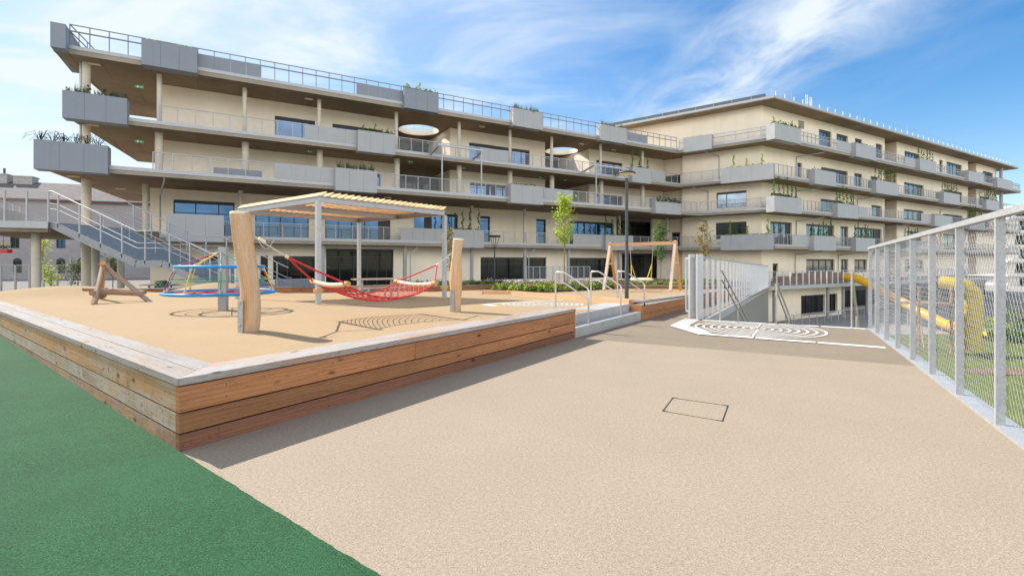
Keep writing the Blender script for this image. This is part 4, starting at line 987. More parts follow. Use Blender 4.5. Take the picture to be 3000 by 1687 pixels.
def facade_corner():
    tW = tB(WC); uW = uA(WC); tR = FB.u(1999, WB1); Iw = cross(FA_, WA, FB, WB1)
    # north-west facing short side
    for lv in (1, 2, 3, 4, 5):
        wins = {2: [(2097, 2187, T[2]-.02, 4.3, (.4,), (), 'dglass', .62)], 3: [(2099, 2187, 9.75, 7.95, (.33,), (), 'paleglass')]}.get(lv, [])
        wall0 = (tR, tW)
        if lv == 5: wall0 = (FB.u(1800, WB1), tW)
        block(FB, WB1, 0, 0, lv, wins, uu=wall0, z0=-.6 if lv == 1 else None)
        if lv in (1, 2, 3, 4):
            m = MB(); e = WB1+.9
            if lv in (2, 4, 3): pass
            wl = tB(cross(FA_, WA, FB, e))-1.0
            wz = {4: [(1948, 1993)], 3: [], 2: [(1968, 1992)], 1: [(2015, 1998)] and []}[lv]
            block(FB, e, 0, 0, lv, [(a, b, T[lv]-.9, None, (.5,), (), 'dglass') for a, b in wz], uu=(wl, tR), z0=-.6 if lv == 1 else None)
            FB.box(m, tR, tR+.3, WB1+.352, e+.35, (FL[lv] if lv > 1 else -.6)+.002, BOT[lv+1]-.002); m.build('wall', 'wall', BLD)
    # long street side: storey bands with two deep recesses
    r1a, r1b, r2a, r2b, ue = ub(2592), ub(2627), ub(2836), ub(2860), ub(2919)
    dat = {5: [(2399, 2436, (.5, .75)), (2451, 2484, (.25, .5, .75)), (2505, 2526, (.5,)), (2566, 2585, (.5,)), (2650, 2694, (.2, .4, .6, .8)), (2752, 2762, ()), (2773, 2818, (.3, .5, .75)), (2880, 2909, (.4, .7))],
           4: [(2336, 2350, ()), (2406, 2484, (.3, .55, .75)), (2503, 2526, (.5,)), (2551, 2574, (.5,)), (2649, 2706, (.3, .55, .75)), (2765, 2819, (.3, .6)), (2868, 2897, (.35, .7))],
           3: [(2259, 2318, (.3, .6, .8)), (2404, 2471, (.35, .5, .8)), (2553, 2583, (.35, .7)), (2648, 2705, (.3, .55, .8)), (2764, 2820, (.3, .6)), (2868, 2897, (.4,))],
           2: [(2257, 2320, (.25, .55, .8)), (2362, 2444, (.25, .5, .85)), (2462, 2485, (.5,)), (2503, 2583, (.3, .5, .75)), (2656, 2700, (.5,)), (2764, 2820, (.3, .6))],
           1: [(2362, 2445, (.3, .5, .75)), (2463, 2485, (.5,)), (2503, 2540, (.5,)), (2650, 2705, (.3, .6))]}
    for lv in (1, 2, 3, 4, 5):
        for a, b in ((uW, r1a), (r1b, r2a), (r2b, ue)):
            ws = []
            for x0, x1, mu in dat[lv]:
                ua_, ub__ = ub(x0), ub(x1)
                if ua_ >= a-.1 and ub__ <= b+.1:
                    zb = None if lv != 1 else .25
                    ws.append((x0, x1, T[lv] if lv != 1 else 1.98, zb, mu, (len(mu),) if len(mu) > 1 and lv > 1 else (), 'paleglass' if lv > 1 else 'sglass'))
            if lv == 1 and a == uW: ws.append((2264, 2280, 1.45, -.52, (), (), 'dglass'))
            block(FA_, WB2, 0, 0, lv, ws, uu=(a+(.0 if a != uW else .0), b), z0=-.6 if lv == 1 else None)
        m = MB(); z0, z1 = (FL[lv] if lv > 1 else -.6)+.002, BOT[lv+1]-.002
        for a, b in ((r1a, r1b), (r2a, r2b)):
            for q in ((a-.35, a-.002, WB2+.352, WB2+4), (b+.002, b+.35, WB2+.352, WB2+4), (a-.35, b+.35, WB2+4.002, WB2+4.3)): m = MB(); FA_.box(m, *q, z0, z1); m.build('wall', 'wall', BLD)
        m = MB(); FA_.box(m, ue-.35, ue-.002, WB2+.352, 46, z0, z1); m.build('wall', 'wall', BLD)
    # grille, end column
    m = MB(); FA_.box(m, ub(2339), ub(2355), WB2-.03, WB2-.003, 17.6, 18.5); m.build('vent_grille', 'slabedge', BLD)
    p = FA_.P(FA_.u(2933, SB2+1.5), SB2+1.5); m = MB(); m.tube([(p.x, p.y, LOW), (p.x, p.y, 19.1)], .28, 12, cap=False); m.build('column', 'rail', BLD)
    # kinked downpipes
    def pipe(fr, px, dw, de, lv, bottom, shift=2.2):
        z = BOT[lv+1]; u = fr.u(px, dw); m = MB()
        a, b, c = fr.P(u+shift, de+.15, z-.0), fr.P(u+shift, de+.15, z-.16), fr.P(u, dw-.1, z-.55)
        m.tube([a, b, c, fr.P(u, dw-.1, z-.75), fr.P(u, dw-.1, bottom)], .05, 7); m.build('downpipe', 'rail', BLD)
    for px, lv in ((2331, 4), (2331, 3), (2331, 2), (2328, 1), (2510, 3), (2454, 1), (2752, 3), (2754, 2), (2868, 4), (2588, 2)): pipe(FA_, px, WB2, SB2, lv, FL[lv] if lv > 1 else -.5)
    for px, lv in ((2107, 4), (2075, 3), (2072, 2)): pipe(FB, px, WB1, SB1, lv, FL[lv], -1.2)
    for px, d0, lv in ((455, 37.75, 2), (1190, 41.4, 1), (1538, 41.4, 1)):
        z = BOT[lv+1]; u = FA_.u(px, 42); m = MB(); m.tube([FA_.P(u+.9, d0+.2, z), FA_.P(u+.9, d0+.2, z-.18), FA_.P(u+.3, 41.75, z-.7), FA_.P(u+.3, 41.75, -.5 if lv == 1 else FL[2])], .05, 7); m.build('downpipe', 'rail', BLD)
    # lower floor below the forecourt
    d = 24.6+.0
M['sglass'] = glassmat('ground_floor_glass', (.22, .23, .235), 1.5, .6)
facade_corner()
def railings():
    def run(fr, u0, u1, d, z, h=1.1, net=True, mid=False, sp=1.02, mat='rail'):
        m = MB(); n = max(1, round((u1-u0)/sp))
        for i in range(n+1): u = u0+(u1-u0)*i/n; fr.box(m, u-.026, u+.026, d+.05, d+.1, z+.031, z+h-.025)
        fr.box(m, u0-.02, u1+.02, d+.045, d+.105, z+h-.025, z+h+.025)
        if mid: fr.box(m, u0, u1, d+.11, d+.16, z+h-.42, z+h-.34)
        r = m.build('railing', mat, BLD)
        if net: m = MB(); fr.box(m, u0+.02, u1-.02, d+.106, d+.112, z+.06, z+h-.03); m.build('cable_net', 'net', r)
    I = {lv: cross(FA_, EDG[lv], FB, SB1) for lv in (2, 3, 4, 5)}
    run(FA_, UL[5]+.75, uA(I[5])-.1, EDG[5], FL[5], 1.36, False, True, .96, 'roofrail')
    for lv in (4, 3): run(FA_, UL[lv]+(5.2 if lv == 3 else 4.6), uA(I[lv])-.15, EDG[lv], FL[lv])
    run(FA_, FA_.u(655, 41.4), uA(I[2])-.15, EDG[2], FL[2], sp=1.3)
    for lv in (2, 3, 4, 5):
        run(FB, tB(I[lv])+.15, tB(SC)-.1, SB1, FL[lv], 1.12, True, lv == 5, 1.25); run(FA_, uA(SC)+.1, UE-.1, SB2, FL[lv], 1.12, True, lv == 5, .8)
    # return along the end of the roof
    a, b = FA_.P(UL[5]+.75, 40.1, 0), FA_.P(UL[5]+2.2, 52, 0); m = MB()
    for i in range(10): p = a.lerp(b, i/9); m.tube([(p.x, p.y, FL[5]), (p.x, p.y, FL[5]+1.36)], .025, 5)
    for z in (1.36, .95): m.beam((a.x, a.y, FL[5]+z), (b.x, b.y, FL[5]+z), .05, .05)
    m.build('railing', 'roofrail', BLD)
railings()
def panels():
    def pan(fr, px0, px1, d, z, top=1.1, bot=0., out=.06, mat='panel', th=.03, sep=1.05):
        u0, u1 = fr.u(px0, d-out), fr.u(px1, d-out); m = MB(); n = max(1, round((u1-u0)/sep))
        for i in range(n): fr.box(m, u0+(u1-u0)*i/n+.006, u0+(u1-u0)*(i+1)/n-.006, d-out-th, d-out, z+bot, z+top)
        return m.build('parapet_panel', mat, BLD)
    for a, b in ((579, 766), (1044, 1183), (1836, 1895)): pan(FA_, a, b, EDG[5], FL[5], .98, .035, -.04, 'panelw')
    for a, b in ((892, 1049), (1405, 1489), (1908, 1948)): pan(FA_, a, b, EDG[4], FL[4], 1.12, .035)
    for a, b in ((804, 981), (1592, 1679)): pan(FA_, a, b, EDG[3], FL[3], 1.12, .035)
    for a, b in ((1173, 1306), (1678, 1774)): pan(FA_, a, b, EDG[2], FL[2], 1.12, .035)
    pan(FA_, 486, 656, 38.2, FL[2], 1.25, -.55, .02, 'panel')
    pan(FA_, 626, 769, 39.2, FL[3], .62, .0, 0, 'panelw', .5, 5)
    for a, b, lv in ((2451, 2508, 5), (2650, 2694, 5), (2515, 2543, 3), (2698, 2739, 3), (2320, 2385, 2)): pan(FA_, a, b, SB2, FL[lv], 1.05, .035)
    # projecting steel frames on the middle balconies
    for pa, pb in ((1250, 1371), (1697, 1793)):
        m = MB(); z = 11.55; u0, u1 = FA_.u(pa, 39.8)+.35, FA_.u(pb, 39.8)+.5; zz = 11.3
        for u in (u0, u1):
            p, q = FA_.P(u, 39.75, FL[4]-.05), FA_.P(u, 37.9, zz); m.beam(p, q, .13, .14)
            r = FA_.P(u+.0, 37.92, FL[3]); 
        FA_.box(m, u0-.07, u1+.07, 37.83, 37.97, zz, zz+.14)
        for u in (u0-.02 if pa > 1500 else u0-.3, u1-.12): pass
        for u in (u0+.3, u1-.1): FA_.box(m, u-.05, u+.05, 37.86, 37.95, FL[3], zz-.002)
        m.build('steel_frame', 'galv', BLD)
    # angled entrance canopy soffit
panels()

# ------------------------------------------------------------------ planters on the balconies
def plants(fr, u0, u1, d, z, kind, par):
    L = u1-u0; big = max(1., d/40)
    def tuft(n, h, mat):
        m = MB()
        for i in range(n):
            cu, cd = R.uniform(u0+.15, u1-.15), d+R.uniform(.1, .5); hh = h*R.uniform(.55, 1.1)
            for j in range(9):
                b = fr.P(cu+R.gauss(0, .07), cd+R.gauss(0, .05), z-.03); w = fr.U*.022; t = b+fr.U*R.gauss(0, .1)*hh+fr.N*R.gauss(0, .1)*hh+Vector((0, 0, hh*R.uniform(.6, 1))); m.add([b-w, b+w, t], [(0, 1, 2)])
        m.build('grass_tuft', mat, par)
    def low(n, h, mat, droop=0.):
        m = MB()
        for i in range(n):
            cu, cd = R.uniform(u0+.05, u1-.05), d+R.uniform(-.08 if droop else .05, .55); zz = z+h*R.random()**1.4*R.uniform(.3, 1)
            if droop and R.random() < droop: cd = d-.1*R.random()-.03; zz = z-R.uniform(0, .28)
            m.leaf(fr.P(cu, cd, zz), R.uniform(.08, .15)*big**.5)
        m.build('foliage', mat, par)
    def vine(n, h, mat):
        m, s = MB(), MB()
        for i in range(n):
            cu, cd = u0+L*(i+R.uniform(.25, .75))/n, d+.3; hh = h*R.uniform(.55, 1.05); b = fr.P(cu, cd, z-.02); ph = R.uniform(0, 6)
            pts = [b+fr.U*(.06*math.sin(ph+t*2.2))+Vector((0, 0, hh*t/6)) for t in range(7)]; s.tube(pts, .012, 4)
            for j in range(int(40*hh)):
                t = R.random(); p = b+fr.U*(.06*math.sin(ph+t*13))+Vector((0, 0, hh*t)); sp = .085*(1.15-t); m.leaf(p+Vector((R.gauss(0, sp), R.gauss(0, sp), 0)), R.uniform(.09, .15)*big**.4)
        s.tube([fr.P(u0+.05, d+.3, z-.03), fr.P(u1-.05, d+.3, z-.03)], .012, 4); s.build('vine_stem', 'stem', par); m.build('vine', mat, par)
    if kind == 'grass': tuft(max(8, int(14*L**.7)), .85, 'leafC')
    elif kind == 'sparse': tuft(max(8, int(7*L)), .8, 'leafC'); vine(int(2*L), .7, 'leafC')
    elif kind == 'palm':
        m = MB()
        for i in range(6):
            cu = u0+L*(i+.5)/6.5
            for j in range(11):
                a = R.uniform(-1, 1); hh = R.uniform(.35, .75); b = fr.P(cu, d+.2, z-.03); pts = [b, b+fr.U*a*.35+Vector((0, 0, hh)), b+fr.U*a*.8+Vector((0, 0, hh*.75)), b+fr.U*a*1.05+Vector((0, 0, hh*.1))]; m.tube(pts, [.018, .016, .012, .004], 4)
        m.build('arching_leaves', 'leafC', par)
    elif kind == 'low': low(int(130*L**.8), .28, 'leafA')
    elif kind == 'droop': low(int(220*L**.8), .26, 'leafC', .35)
    elif kind == 'light': low(int(130*L**.8), .22, 'leafB'); 
    elif kind == 'vine': low(int(90*L**.8), .28, 'leafA'); vine(max(2, int(1.25*L)), 2.3, 'leafV')
    elif kind == 'vinel': low(int(110*L**.8), .25, 'leafB'); vine(max(3, int(.7*L)), 1.9, 'leafB')
    elif kind == 'bushy': low(int(140*L**.8), .5, 'leafA'); vine(max(2, int(1.2*L)), .9, 'leafB')
def planter(fr, px0, px1, d, lv, kind, label, out=.5, top=1.12, bot=-.56, mat='panel', deep=.42, group='planters along the terrace edges'):
    df = d-out; u0, u1 = fr.u(px0, df), fr.u(px1, df); z = FL[lv]
    t = thing('planter_box', label, 'planter', tuple(fr.P((u0+u1)/2, d, z+bot)), group)
    m = MB(); th = .03
    n = max(1, round((u1-u0)/1.15))
    for i in range(n):
        a, b = u0+(u1-u0)*i/n, u0+(u1-u0)*(i+1)/n; fr.box(m, a+(.005 if i else 0), b-(.005 if i < n-1 else 0), df, df+th, z+bot, z+top)
    for u in (u0, u1-th): fr.box(m, u, u+th, df+th+.001, d+deep, z+bot, z+top)
    fr.box(m, u0+th+.001, u1-th-.001, d+deep-th, d+deep, z+.05, z+top); fr.box(m, u0+th+.001, u1-th-.001, df+th+.001, d+deep-th-.001, z+bot+.002, z+bot+.03)
    m.build('box', mat, t)
    m = MB(); fr.box(m, u0+th+.002, u1-th-.002, df+th+.002, d-.075, z+top-.3, z+top-.09); m.build('soil', 'soil', t)
    if kind: plants(fr, u0, u1, df, z+top-.1, kind, t)
    return t
PA = FA_
planter(PA, 147, 192, 39.4, 5, None, 'empty blue-grey planter box on the left tip of the roof edge', .2, 1.0, -.5, 'panelw', 4.5)
planter(PA, 414, 578, 40, 5, 'light', 'long blue-grey planter on the roof edge near the left tip, low green plants', mat='panelw')
planter(PA, 1185, 1285, 40, 5, 'bushy', 'grey planter on the roof edge above the first round roof opening, wispy grass', mat='panelw')
planter(PA, 1504, 1590, 40, 5, 'grass', 'short grey planter with upright grasses on the roof edge between the two round openings')
planter(PA, 1760, 1836, 40, 5, 'grass', 'grey planter with upright grasses on the roof edge, right of the second round opening')
planter(PA, 182, 372, 39.86, 4, 'sparse', 'blue-grey planter with dry twiggy plants on the left tip of the top balcony', mat='panelw')
planter(PA, 1049, 1158, 39.86, 4, 'bushy', 'grey planter with trailing climbers on the top balcony, left of the first round opening')
planter(PA, 1853, 1908, 39.86, 4, 'vine', 'grey planter with bushy climbers on the top balcony near the inner corner')
planter(PA, 98, 316, 37.75, 3, 'palm', 'blue-grey planter with arching drooping leaves, lowest of the three at the left tip', mat='panelw')
planter(PA, 983, 1105, 37.75, 3, 'grass', 'grey planter full of dense upright grasses on the middle balcony, above the pergola')
planter(PA, 1497, 1592, 37.75, 3, 'low', 'grey planter with a low evergreen shrub on the middle balcony, above the young tree')
planter(PA, 1921, 1996, 37.75, 3, 'droop', 'grey planter overflowing with drooping dark shrubs at the inner corner')
planter(PA, 1324, 1418, 41.4, 2, 'vine', 'grey planter with tall climbing vines on the lowest balcony, above the thinner log post')
planter(PA, 1775, 1855, 41.4, 2, 'vine', 'grey planter with vines on the lowest balcony, behind the street lamp')
planter(FB, 2002, 2085, SB1, 5, 'light', 'grey planter with light green creepers on the upper terrace right of the inner corner', .3)
planter(FB, 2111, 2266, SB1, 4, 'vinel', 'long grey planter with yellow-green climbers, wrapping the corner on the upper middle floor', .3)
planter(FB, 2111, 2264, SB1, 2, 'vinel', 'long grey planter with light vines at the corner on the lowest balcony', .3)
for px0, px1, lv, kd, lb in (
    (2270, 2347, 5, 'bushy', 'grey planter on the very corner of the top balcony, short flowering plants'),
    (2508, 2566, 5, 'low', 'grey planter with low green plants on the top balcony, right of a grey panel'),
    (2695, 2743, 5, 'vine', 'grey planter with one tall dark climber on the top balcony of the street side'),
    (2838, 2882, 5, 'low', 'small grey planter on the top balcony below the far recess'),
    (2922, 2965, 5, None, 'plant-free grey planter at the far right end of the top balcony'),
    (2387, 2449, 4, 'low', 'grey planter with low greenery on the second balcony from the top, left of a window'),
    (2567, 2630, 4, 'vine', 'grey planter with three tall climbers in front of the near recess'),
    (2765, 2812, 4, 'vine', 'grey planter with bushy climbers on the second balcony from the top, far half'),
    (2890, 2928, 4, 'vine', 'grey planter with climbers near the far end of the second balcony from the top'),
    (2269, 2349, 3, 'vine', 'wide grey planter with two vines at the corner, two balconies above the forecourt'),
    (2454, 2515, 3, 'vine', 'grey planter with four very tall vines in the middle of the third balcony'),
    (2739, 2786, 3, 'low', 'grey planter with low plants on the third balcony, beside a grey panel'),
    (2840, 2885, 3, 'vine', 'far grey planter with vines on the third balcony, seen over the fence rail'),
    (2385, 2449, 2, 'vine', 'grey planter with three vines on the lowest balcony, right of a grey panel'),
    (2508, 2564, 2, 'vine', 'grey planter with bushy vines on the lowest balcony, above the yellow slide'),
    (2655, 2700, 2, 'vine', 'grey planter with vines on the lowest balcony, partly behind the mesh fence')):
    planter(PA, px0, px1, SB2, lv, kd, lb)

# ------------------------------------------------------------------ forecourt bridge, lower floor
M['palepost'] = galv('sunlit_galvanised_post', (.74, .75, .76), .1, .55)  # paler copy of the galvanised steel, sunlit brightness put into its colour
def bridge():
    far = PK0+PKD*35; u0, d0 = uA(far), -far.dot(FA_.N)
    m = MB(); FA_.box(m, u0, u0+62, d0+.3, d0+.6, -.9, -.6); FA_.box(m, u0, u0+62, d0, d0+.298, -.95, -.585)
    t = thing('bridge_railing', 'grey post railing along the edge of the forecourt bridge over the lower courtyard', 'railing', tuple(FA_.P(u0, d0, -.58)))
    for i in range(44):
        u = u0+.3+i*1.08; m2 = MB(); FA_.box(m2, u-.04, u+.04, d0+.02, d0+.1, -.578, .72); m2.build('post', 'palepost', t)
    m2 = MB(); FA_.box(m2, u0, u0+48, d0+.03, d0+.09, .722, .76); m2.build('top_rail', 'galv', t)
    m2 = MB(); FA_.box(m2, u0, u0+48, d0+.055, d0+.06, -.5, .72); m2.build('cable_net', 'net', t)
    t2 = thing('forecourt_bridge', 'concrete forecourt deck edge spanning above the lower courtyard', 'bridge', tuple(FA_.P(u0, d0, -.95)))
    m.build('deck_edge', 'chan', t2)
    m = MB(); FA_.box(m, u0-3, u0+62, d0+.62, WB2+6, -.88, -.6); m.build('deck_slab', 'soffit', t2)
    for i, px in enumerate((2268, 2425, 2470, 2540)):
        p = FA_.P(FA_.u(px, d0+1), d0+1); m = MB(); m.tube([(p.x, p.y, LOW), (p.x, p.y, -.88)], .15, 12, cap=False); m.build('column', 'conc', t2)
    # lower storey behind the columns
    d = d0+2.2; m = MB(); ops = []; W_ = []
    for a, b, mu in ((2347, 2417, (.3, .55, .8)), (2428, 2453, (.5,)), (2500, 2640, (.2, .4, .6, .8)), (2655, 2800, (.2, .4, .6, .8)), (2820, 2950, (.25, .5, .75))):
        x, y_ = FA_.u(a, d), FA_.u(b, d); ops.append((x, y_, LOW+.3, -1.9)); W_.append((x, y_, mu))
    us = FA_.u(2474, d); wall(FA_, d, u0-2, us, LOW, -.89, ops[:2]); wall(FA_, d+2.5, us, u0+70, LOW, -.89, ops[2:], mat='darkwall'); FA_.box(m, us-.3, us-.01, d+.36, d+2.5, LOW, -.9)  # set-back wall coloured dark grey to stand in for the shade down there
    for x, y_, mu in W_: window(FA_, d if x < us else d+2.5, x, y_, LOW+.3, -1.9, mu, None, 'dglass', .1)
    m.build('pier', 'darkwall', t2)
    # wall under the path side with glazing
    p, q = PK0+PKD*12+Vector((.05, 0, 0)), PK0+PKD*30
    t3 = thing('courtyard_railing', 'low grey railing down in the courtyard, in front of the dark windows', 'railing', tuple(FA_.P(u0+3, d-2.6, LOW)))
    m = MB()
    for i in range(12): FA_.box(m, u0+1+i*1.3, u0+1.05+i*1.3, d-3.2, d-3.15, LOW, LOW+1.05)
    FA_.box(m, u0+1, u0+15.4, d-3.21, d-3.14, LOW+1.05, LOW+1.1); m.build('rail', 'galv', t3); m = MB(); FA_.box(m, u0+1, u0+15.4, d-3.18, d-3.17, LOW+.1, LOW+1.05); m.build('cable_net', 'net', t3)
    # larch beds on the bridge
    for a, b, h in ((2290, 2343, .62), (2346, 2470, .95)):
        dd = WB2-2.6; m = MB(); n = 3
        for i in range(n): FA_.box(m, FA_.u(a, dd), FA_.u(b, dd), dd, dd+1, -.575+h*i/n+.006, -.575+h*(i+1)/n)
        tag(m.build('timber_planter', 'larchd'), 'low reddish larch planter on the forecourt, left one' if a < 2300 else 'long reddish larch planter on the forecourt below the ground floor windows', 'planter')
bridge()
def fences():
    # right-hand mesh fence
    t = thing('mesh_fence', 'tall galvanised fence with diamond wire mesh along the right side of the path', 'fence', tuple(fpt(4.71)))
    ys = [2.58, 3.64, 4.71, 5.78, 6.83, 7.84, 8.86, 9.81, 10.75, 11.6]; n = Vector((FD.y, -FD.x, 0)); tops = lambda y: 2.06-.018*(y-4.71)
    for y in ys:
        p = fpt(y)+n*.045; m = MB(); m.obox((p.x, p.y, (tops(y)-.03)/2+.02), (0, 0, (tops(y)-.03)/2), FD*.02, n*.036); m.build('post', 'galv', t)
    a, b = fpt(2.0)+n*.045, fpt(11.65)+n*.045; m = MB(); m.beam((a.x, a.y, tops(2)), (b.x, b.y, tops(11.65)), .09, .06); m.build('top_rail', 'galv', t)
    a, b = fpt(-9)+n*.1, fpt(11.7)+n*.1; m = MB(); m.beam((a.x, a.y, .005), (b.x, b.y, .0), .2, .05); m.build('kerb', 'chan', t)
    for y0, y1 in zip(ys, ys[1:]):
        p, q = fpt(y0)+n*.1, fpt(y1)+n*.1; L = (q-p).length; m = MB(); hh = tops((y0+y1)/2)-.1
        for s in (1, -1):
            tanv = 1.75; sp = .078; k_ = -hh/tanv
            while k_ < L:
                xa, xb = k_, k_+hh/tanv; za, zb = 0., hh
                if xa < 0: za = -xa*tanv; xa = 0
                if xb > L: zb = hh-(xb-L)*tanv; xb = L
                if zb-za > .02:
                    f = (lambda x: x) if s > 0 else (lambda x: L-x)
                    A = p+FD*f(xa); B = p+FD*f(xb); m.tube([(A.x+n.x*.004*s, A.y+n.y*.004*s, za+.06), (B.x+n.x*.004*s, B.y+n.y*.004*s, zb+.06)], .0019, 4, cap=False)
                k_ += sp
        m.build('wire_mesh', 'rail', t)
    # picket fence along the drop
    t = thing('picket_fence', 'long galvanised fence of flat upright bars beside the path, running to the building', 'fence', tuple(PK0))
    N = 30; L = 34.6; pn = Vector((PKD.y, -PKD.x, 0))
    for i in range(N+1):
        p = PK0+PKD*(L*i/N); z = zpath(p.x, p.y); m = MB(); m.obox((p.x, p.y, z+.88), (0, 0, .88), PKD*.012, pn*.042); m.build('bar', 'palepost', t)
    for z, h, nm in ((1.79, .045, 'top_rail'), (-.12, .26, 'base_channel')):
        m = MB(); a, b = PK0, PK0+PKD*L; o = pn*.0 if nm == 'top_rail' else pn*.12; m.beam((a.x+o.x, a.y+o.y, z+zpath(0, a.y)), (b.x+o.x, b.y+o.y, z+zpath(0, b.y)), .06 if nm == 'top_rail' else .1, h); m.build(nm, 'galv' if nm == 'top_rail' else 'chan', t)
    a, b = PK0+pn*.02, PK0+PKD*L+pn*.02; m = MB(); za, zb = zpath(0, a.y), zpath(0, b.y); m.obox(((a.x+b.x)/2, (a.y+b.y)/2, (za+zb)/2+.9), (b-a)/2+Vector((0, 0, (zb-za)/2)), (0, 0, .82), pn*.002); m.build('wire_net', 'pnet', t)
    # folded gate at its near end
    t = thing('steel_gate', 'folded galvanised mesh gate leaf between two square posts at the stair head', 'gate', tuple(G(2040, 933)))
    for px, w in ((2026, .07), (2050, .075)):
        p = G(px, 931 if px < 2030 else 935); m = MB(); m.obox((p.x, p.y, .9), (0, 0, .93), (w, 0, 0), (0, w, 0)); m.build('post', 'galv', t)
    p = G(2038, 932); q = p+Vector((.12, 1.1, 0)); m = MB(); m.beam((p.x, p.y, .08), (q.x, q.y, .08), .05, .06); m.beam((p.x, p.y, 1.72), (q.x, q.y, 1.72), .05, .06); m.obox((p.x, p.y, .9), (0, 0, .78), (.02, 0, 0), (0, .03, 0)); m.obox((q.x, q.y, .9), (0, 0, .78), (.02, 0, 0), (0, .03, 0)); m.build('gate_frame', 'galv', t)
    m = MB(); d = (q-p).normalized(); nn = Vector((-d.y, d.x, 0)); c = (p+q)/2; m.obox((c.x, c.y, .9), d*.5, nn*.002, (0, 0, .76)); m.build('wire_net', 'fnet', t)
    # stair handrails
    def srail(p, lab, h=1.0):
        t = thing('stair_handrail', lab, 'handrail', tuple(p), 'handrails of the courtyard stairs'); z0 = zpath(0, p.y)
        dn = DN*.88+Vector((0, 0, -.47)); m = MB()
        for hh in (h, h-.25): m.tube([p+Vector((0, 0, hh)), p+DN*.3+Vector((0, 0, hh)), p+DN*.3+dn*7+Vector((0, 0, hh))], .024, 8)
        for k_ in (.15, 2.2, 4.4, 6.6): b = p+DN*.3+dn*max(0, k_-.15) if k_ > .2 else p+DN*.1; m.tube([b+Vector((0, 0, -.1)), b+Vector((0, 0, h))], .02, 6)
        m.build('rail', 'steel', t)
    srail(G0+DE*.55, 'steel handrail going down the stairs beside the folded gate', 1.35); srail(G0.lerp(EF, .48)+DN*.35, 'steel handrail down the middle of the courtyard stairs'); srail(EF-DE*.35, 'steel handrail going down the stairs beside the mesh fence', 1.35)
    # left-hand mesh fence
    p0, p1 = at(-40, 860, 31), at(285, 860, 33); t = thing('mesh_fence', 'grey post and mesh fence at the far left, in front of the old building', 'fence', (p0.x, p0.y, -.45))
    for i in range(9): p = p0.lerp(p1, i/8); m = MB(); m.box(p.x-.05, p.x+.05, p.y-.04, p.y+.04, -.5, 1.42+(.55 if i in (6,) else 0)); m.build('post', 'rail', t)
    m = MB(); m.beam((p0.x, p0.y, 1.4), (p1.x, p1.y, 1.4), .05, .05); m.build('top_rail', 'rail', t)
    m = MB(); m.obox(((p0.x+p1.x)/2, (p0.y+p1.y)/2+.06, .5), Vector((p1.x-p0.x, p1.y-p0.y, 0))/2, (0, .002, 0), (0, 0, .88)); m.build('wire_net', 'fnet', t)
    # railing in front of the ground floor
    p0, p1 = at(1542, 830, 36.5), at(1728, 830, 39.5); t = thing('garden_railing', 'light grey post railing behind the flower bed, before the ground floor windows', 'railing', (p0.x, p0.y, -.5))
    m = MB()
    for i in range(11): p = p0.lerp(p1, i/10); m.box(p.x-.03, p.x+.03, p.y-.03, p.y+.03, -.55, 1.22)
    m.beam((p0.x, p0.y, 1.24), (p1.x, p1.y, 1.24), .06, .05); m.build('rail', 'rail', t)
    m = MB(); m.obox(((p0.x+p1.x)/2, (p0.y+p1.y)/2+.05, .35), Vector((p1.x-p0.x, p1.y-p0.y, 0))/2, (0, .002, 0), (0, 0, .8)); m.build('cable_net', 'net', t)
fences()
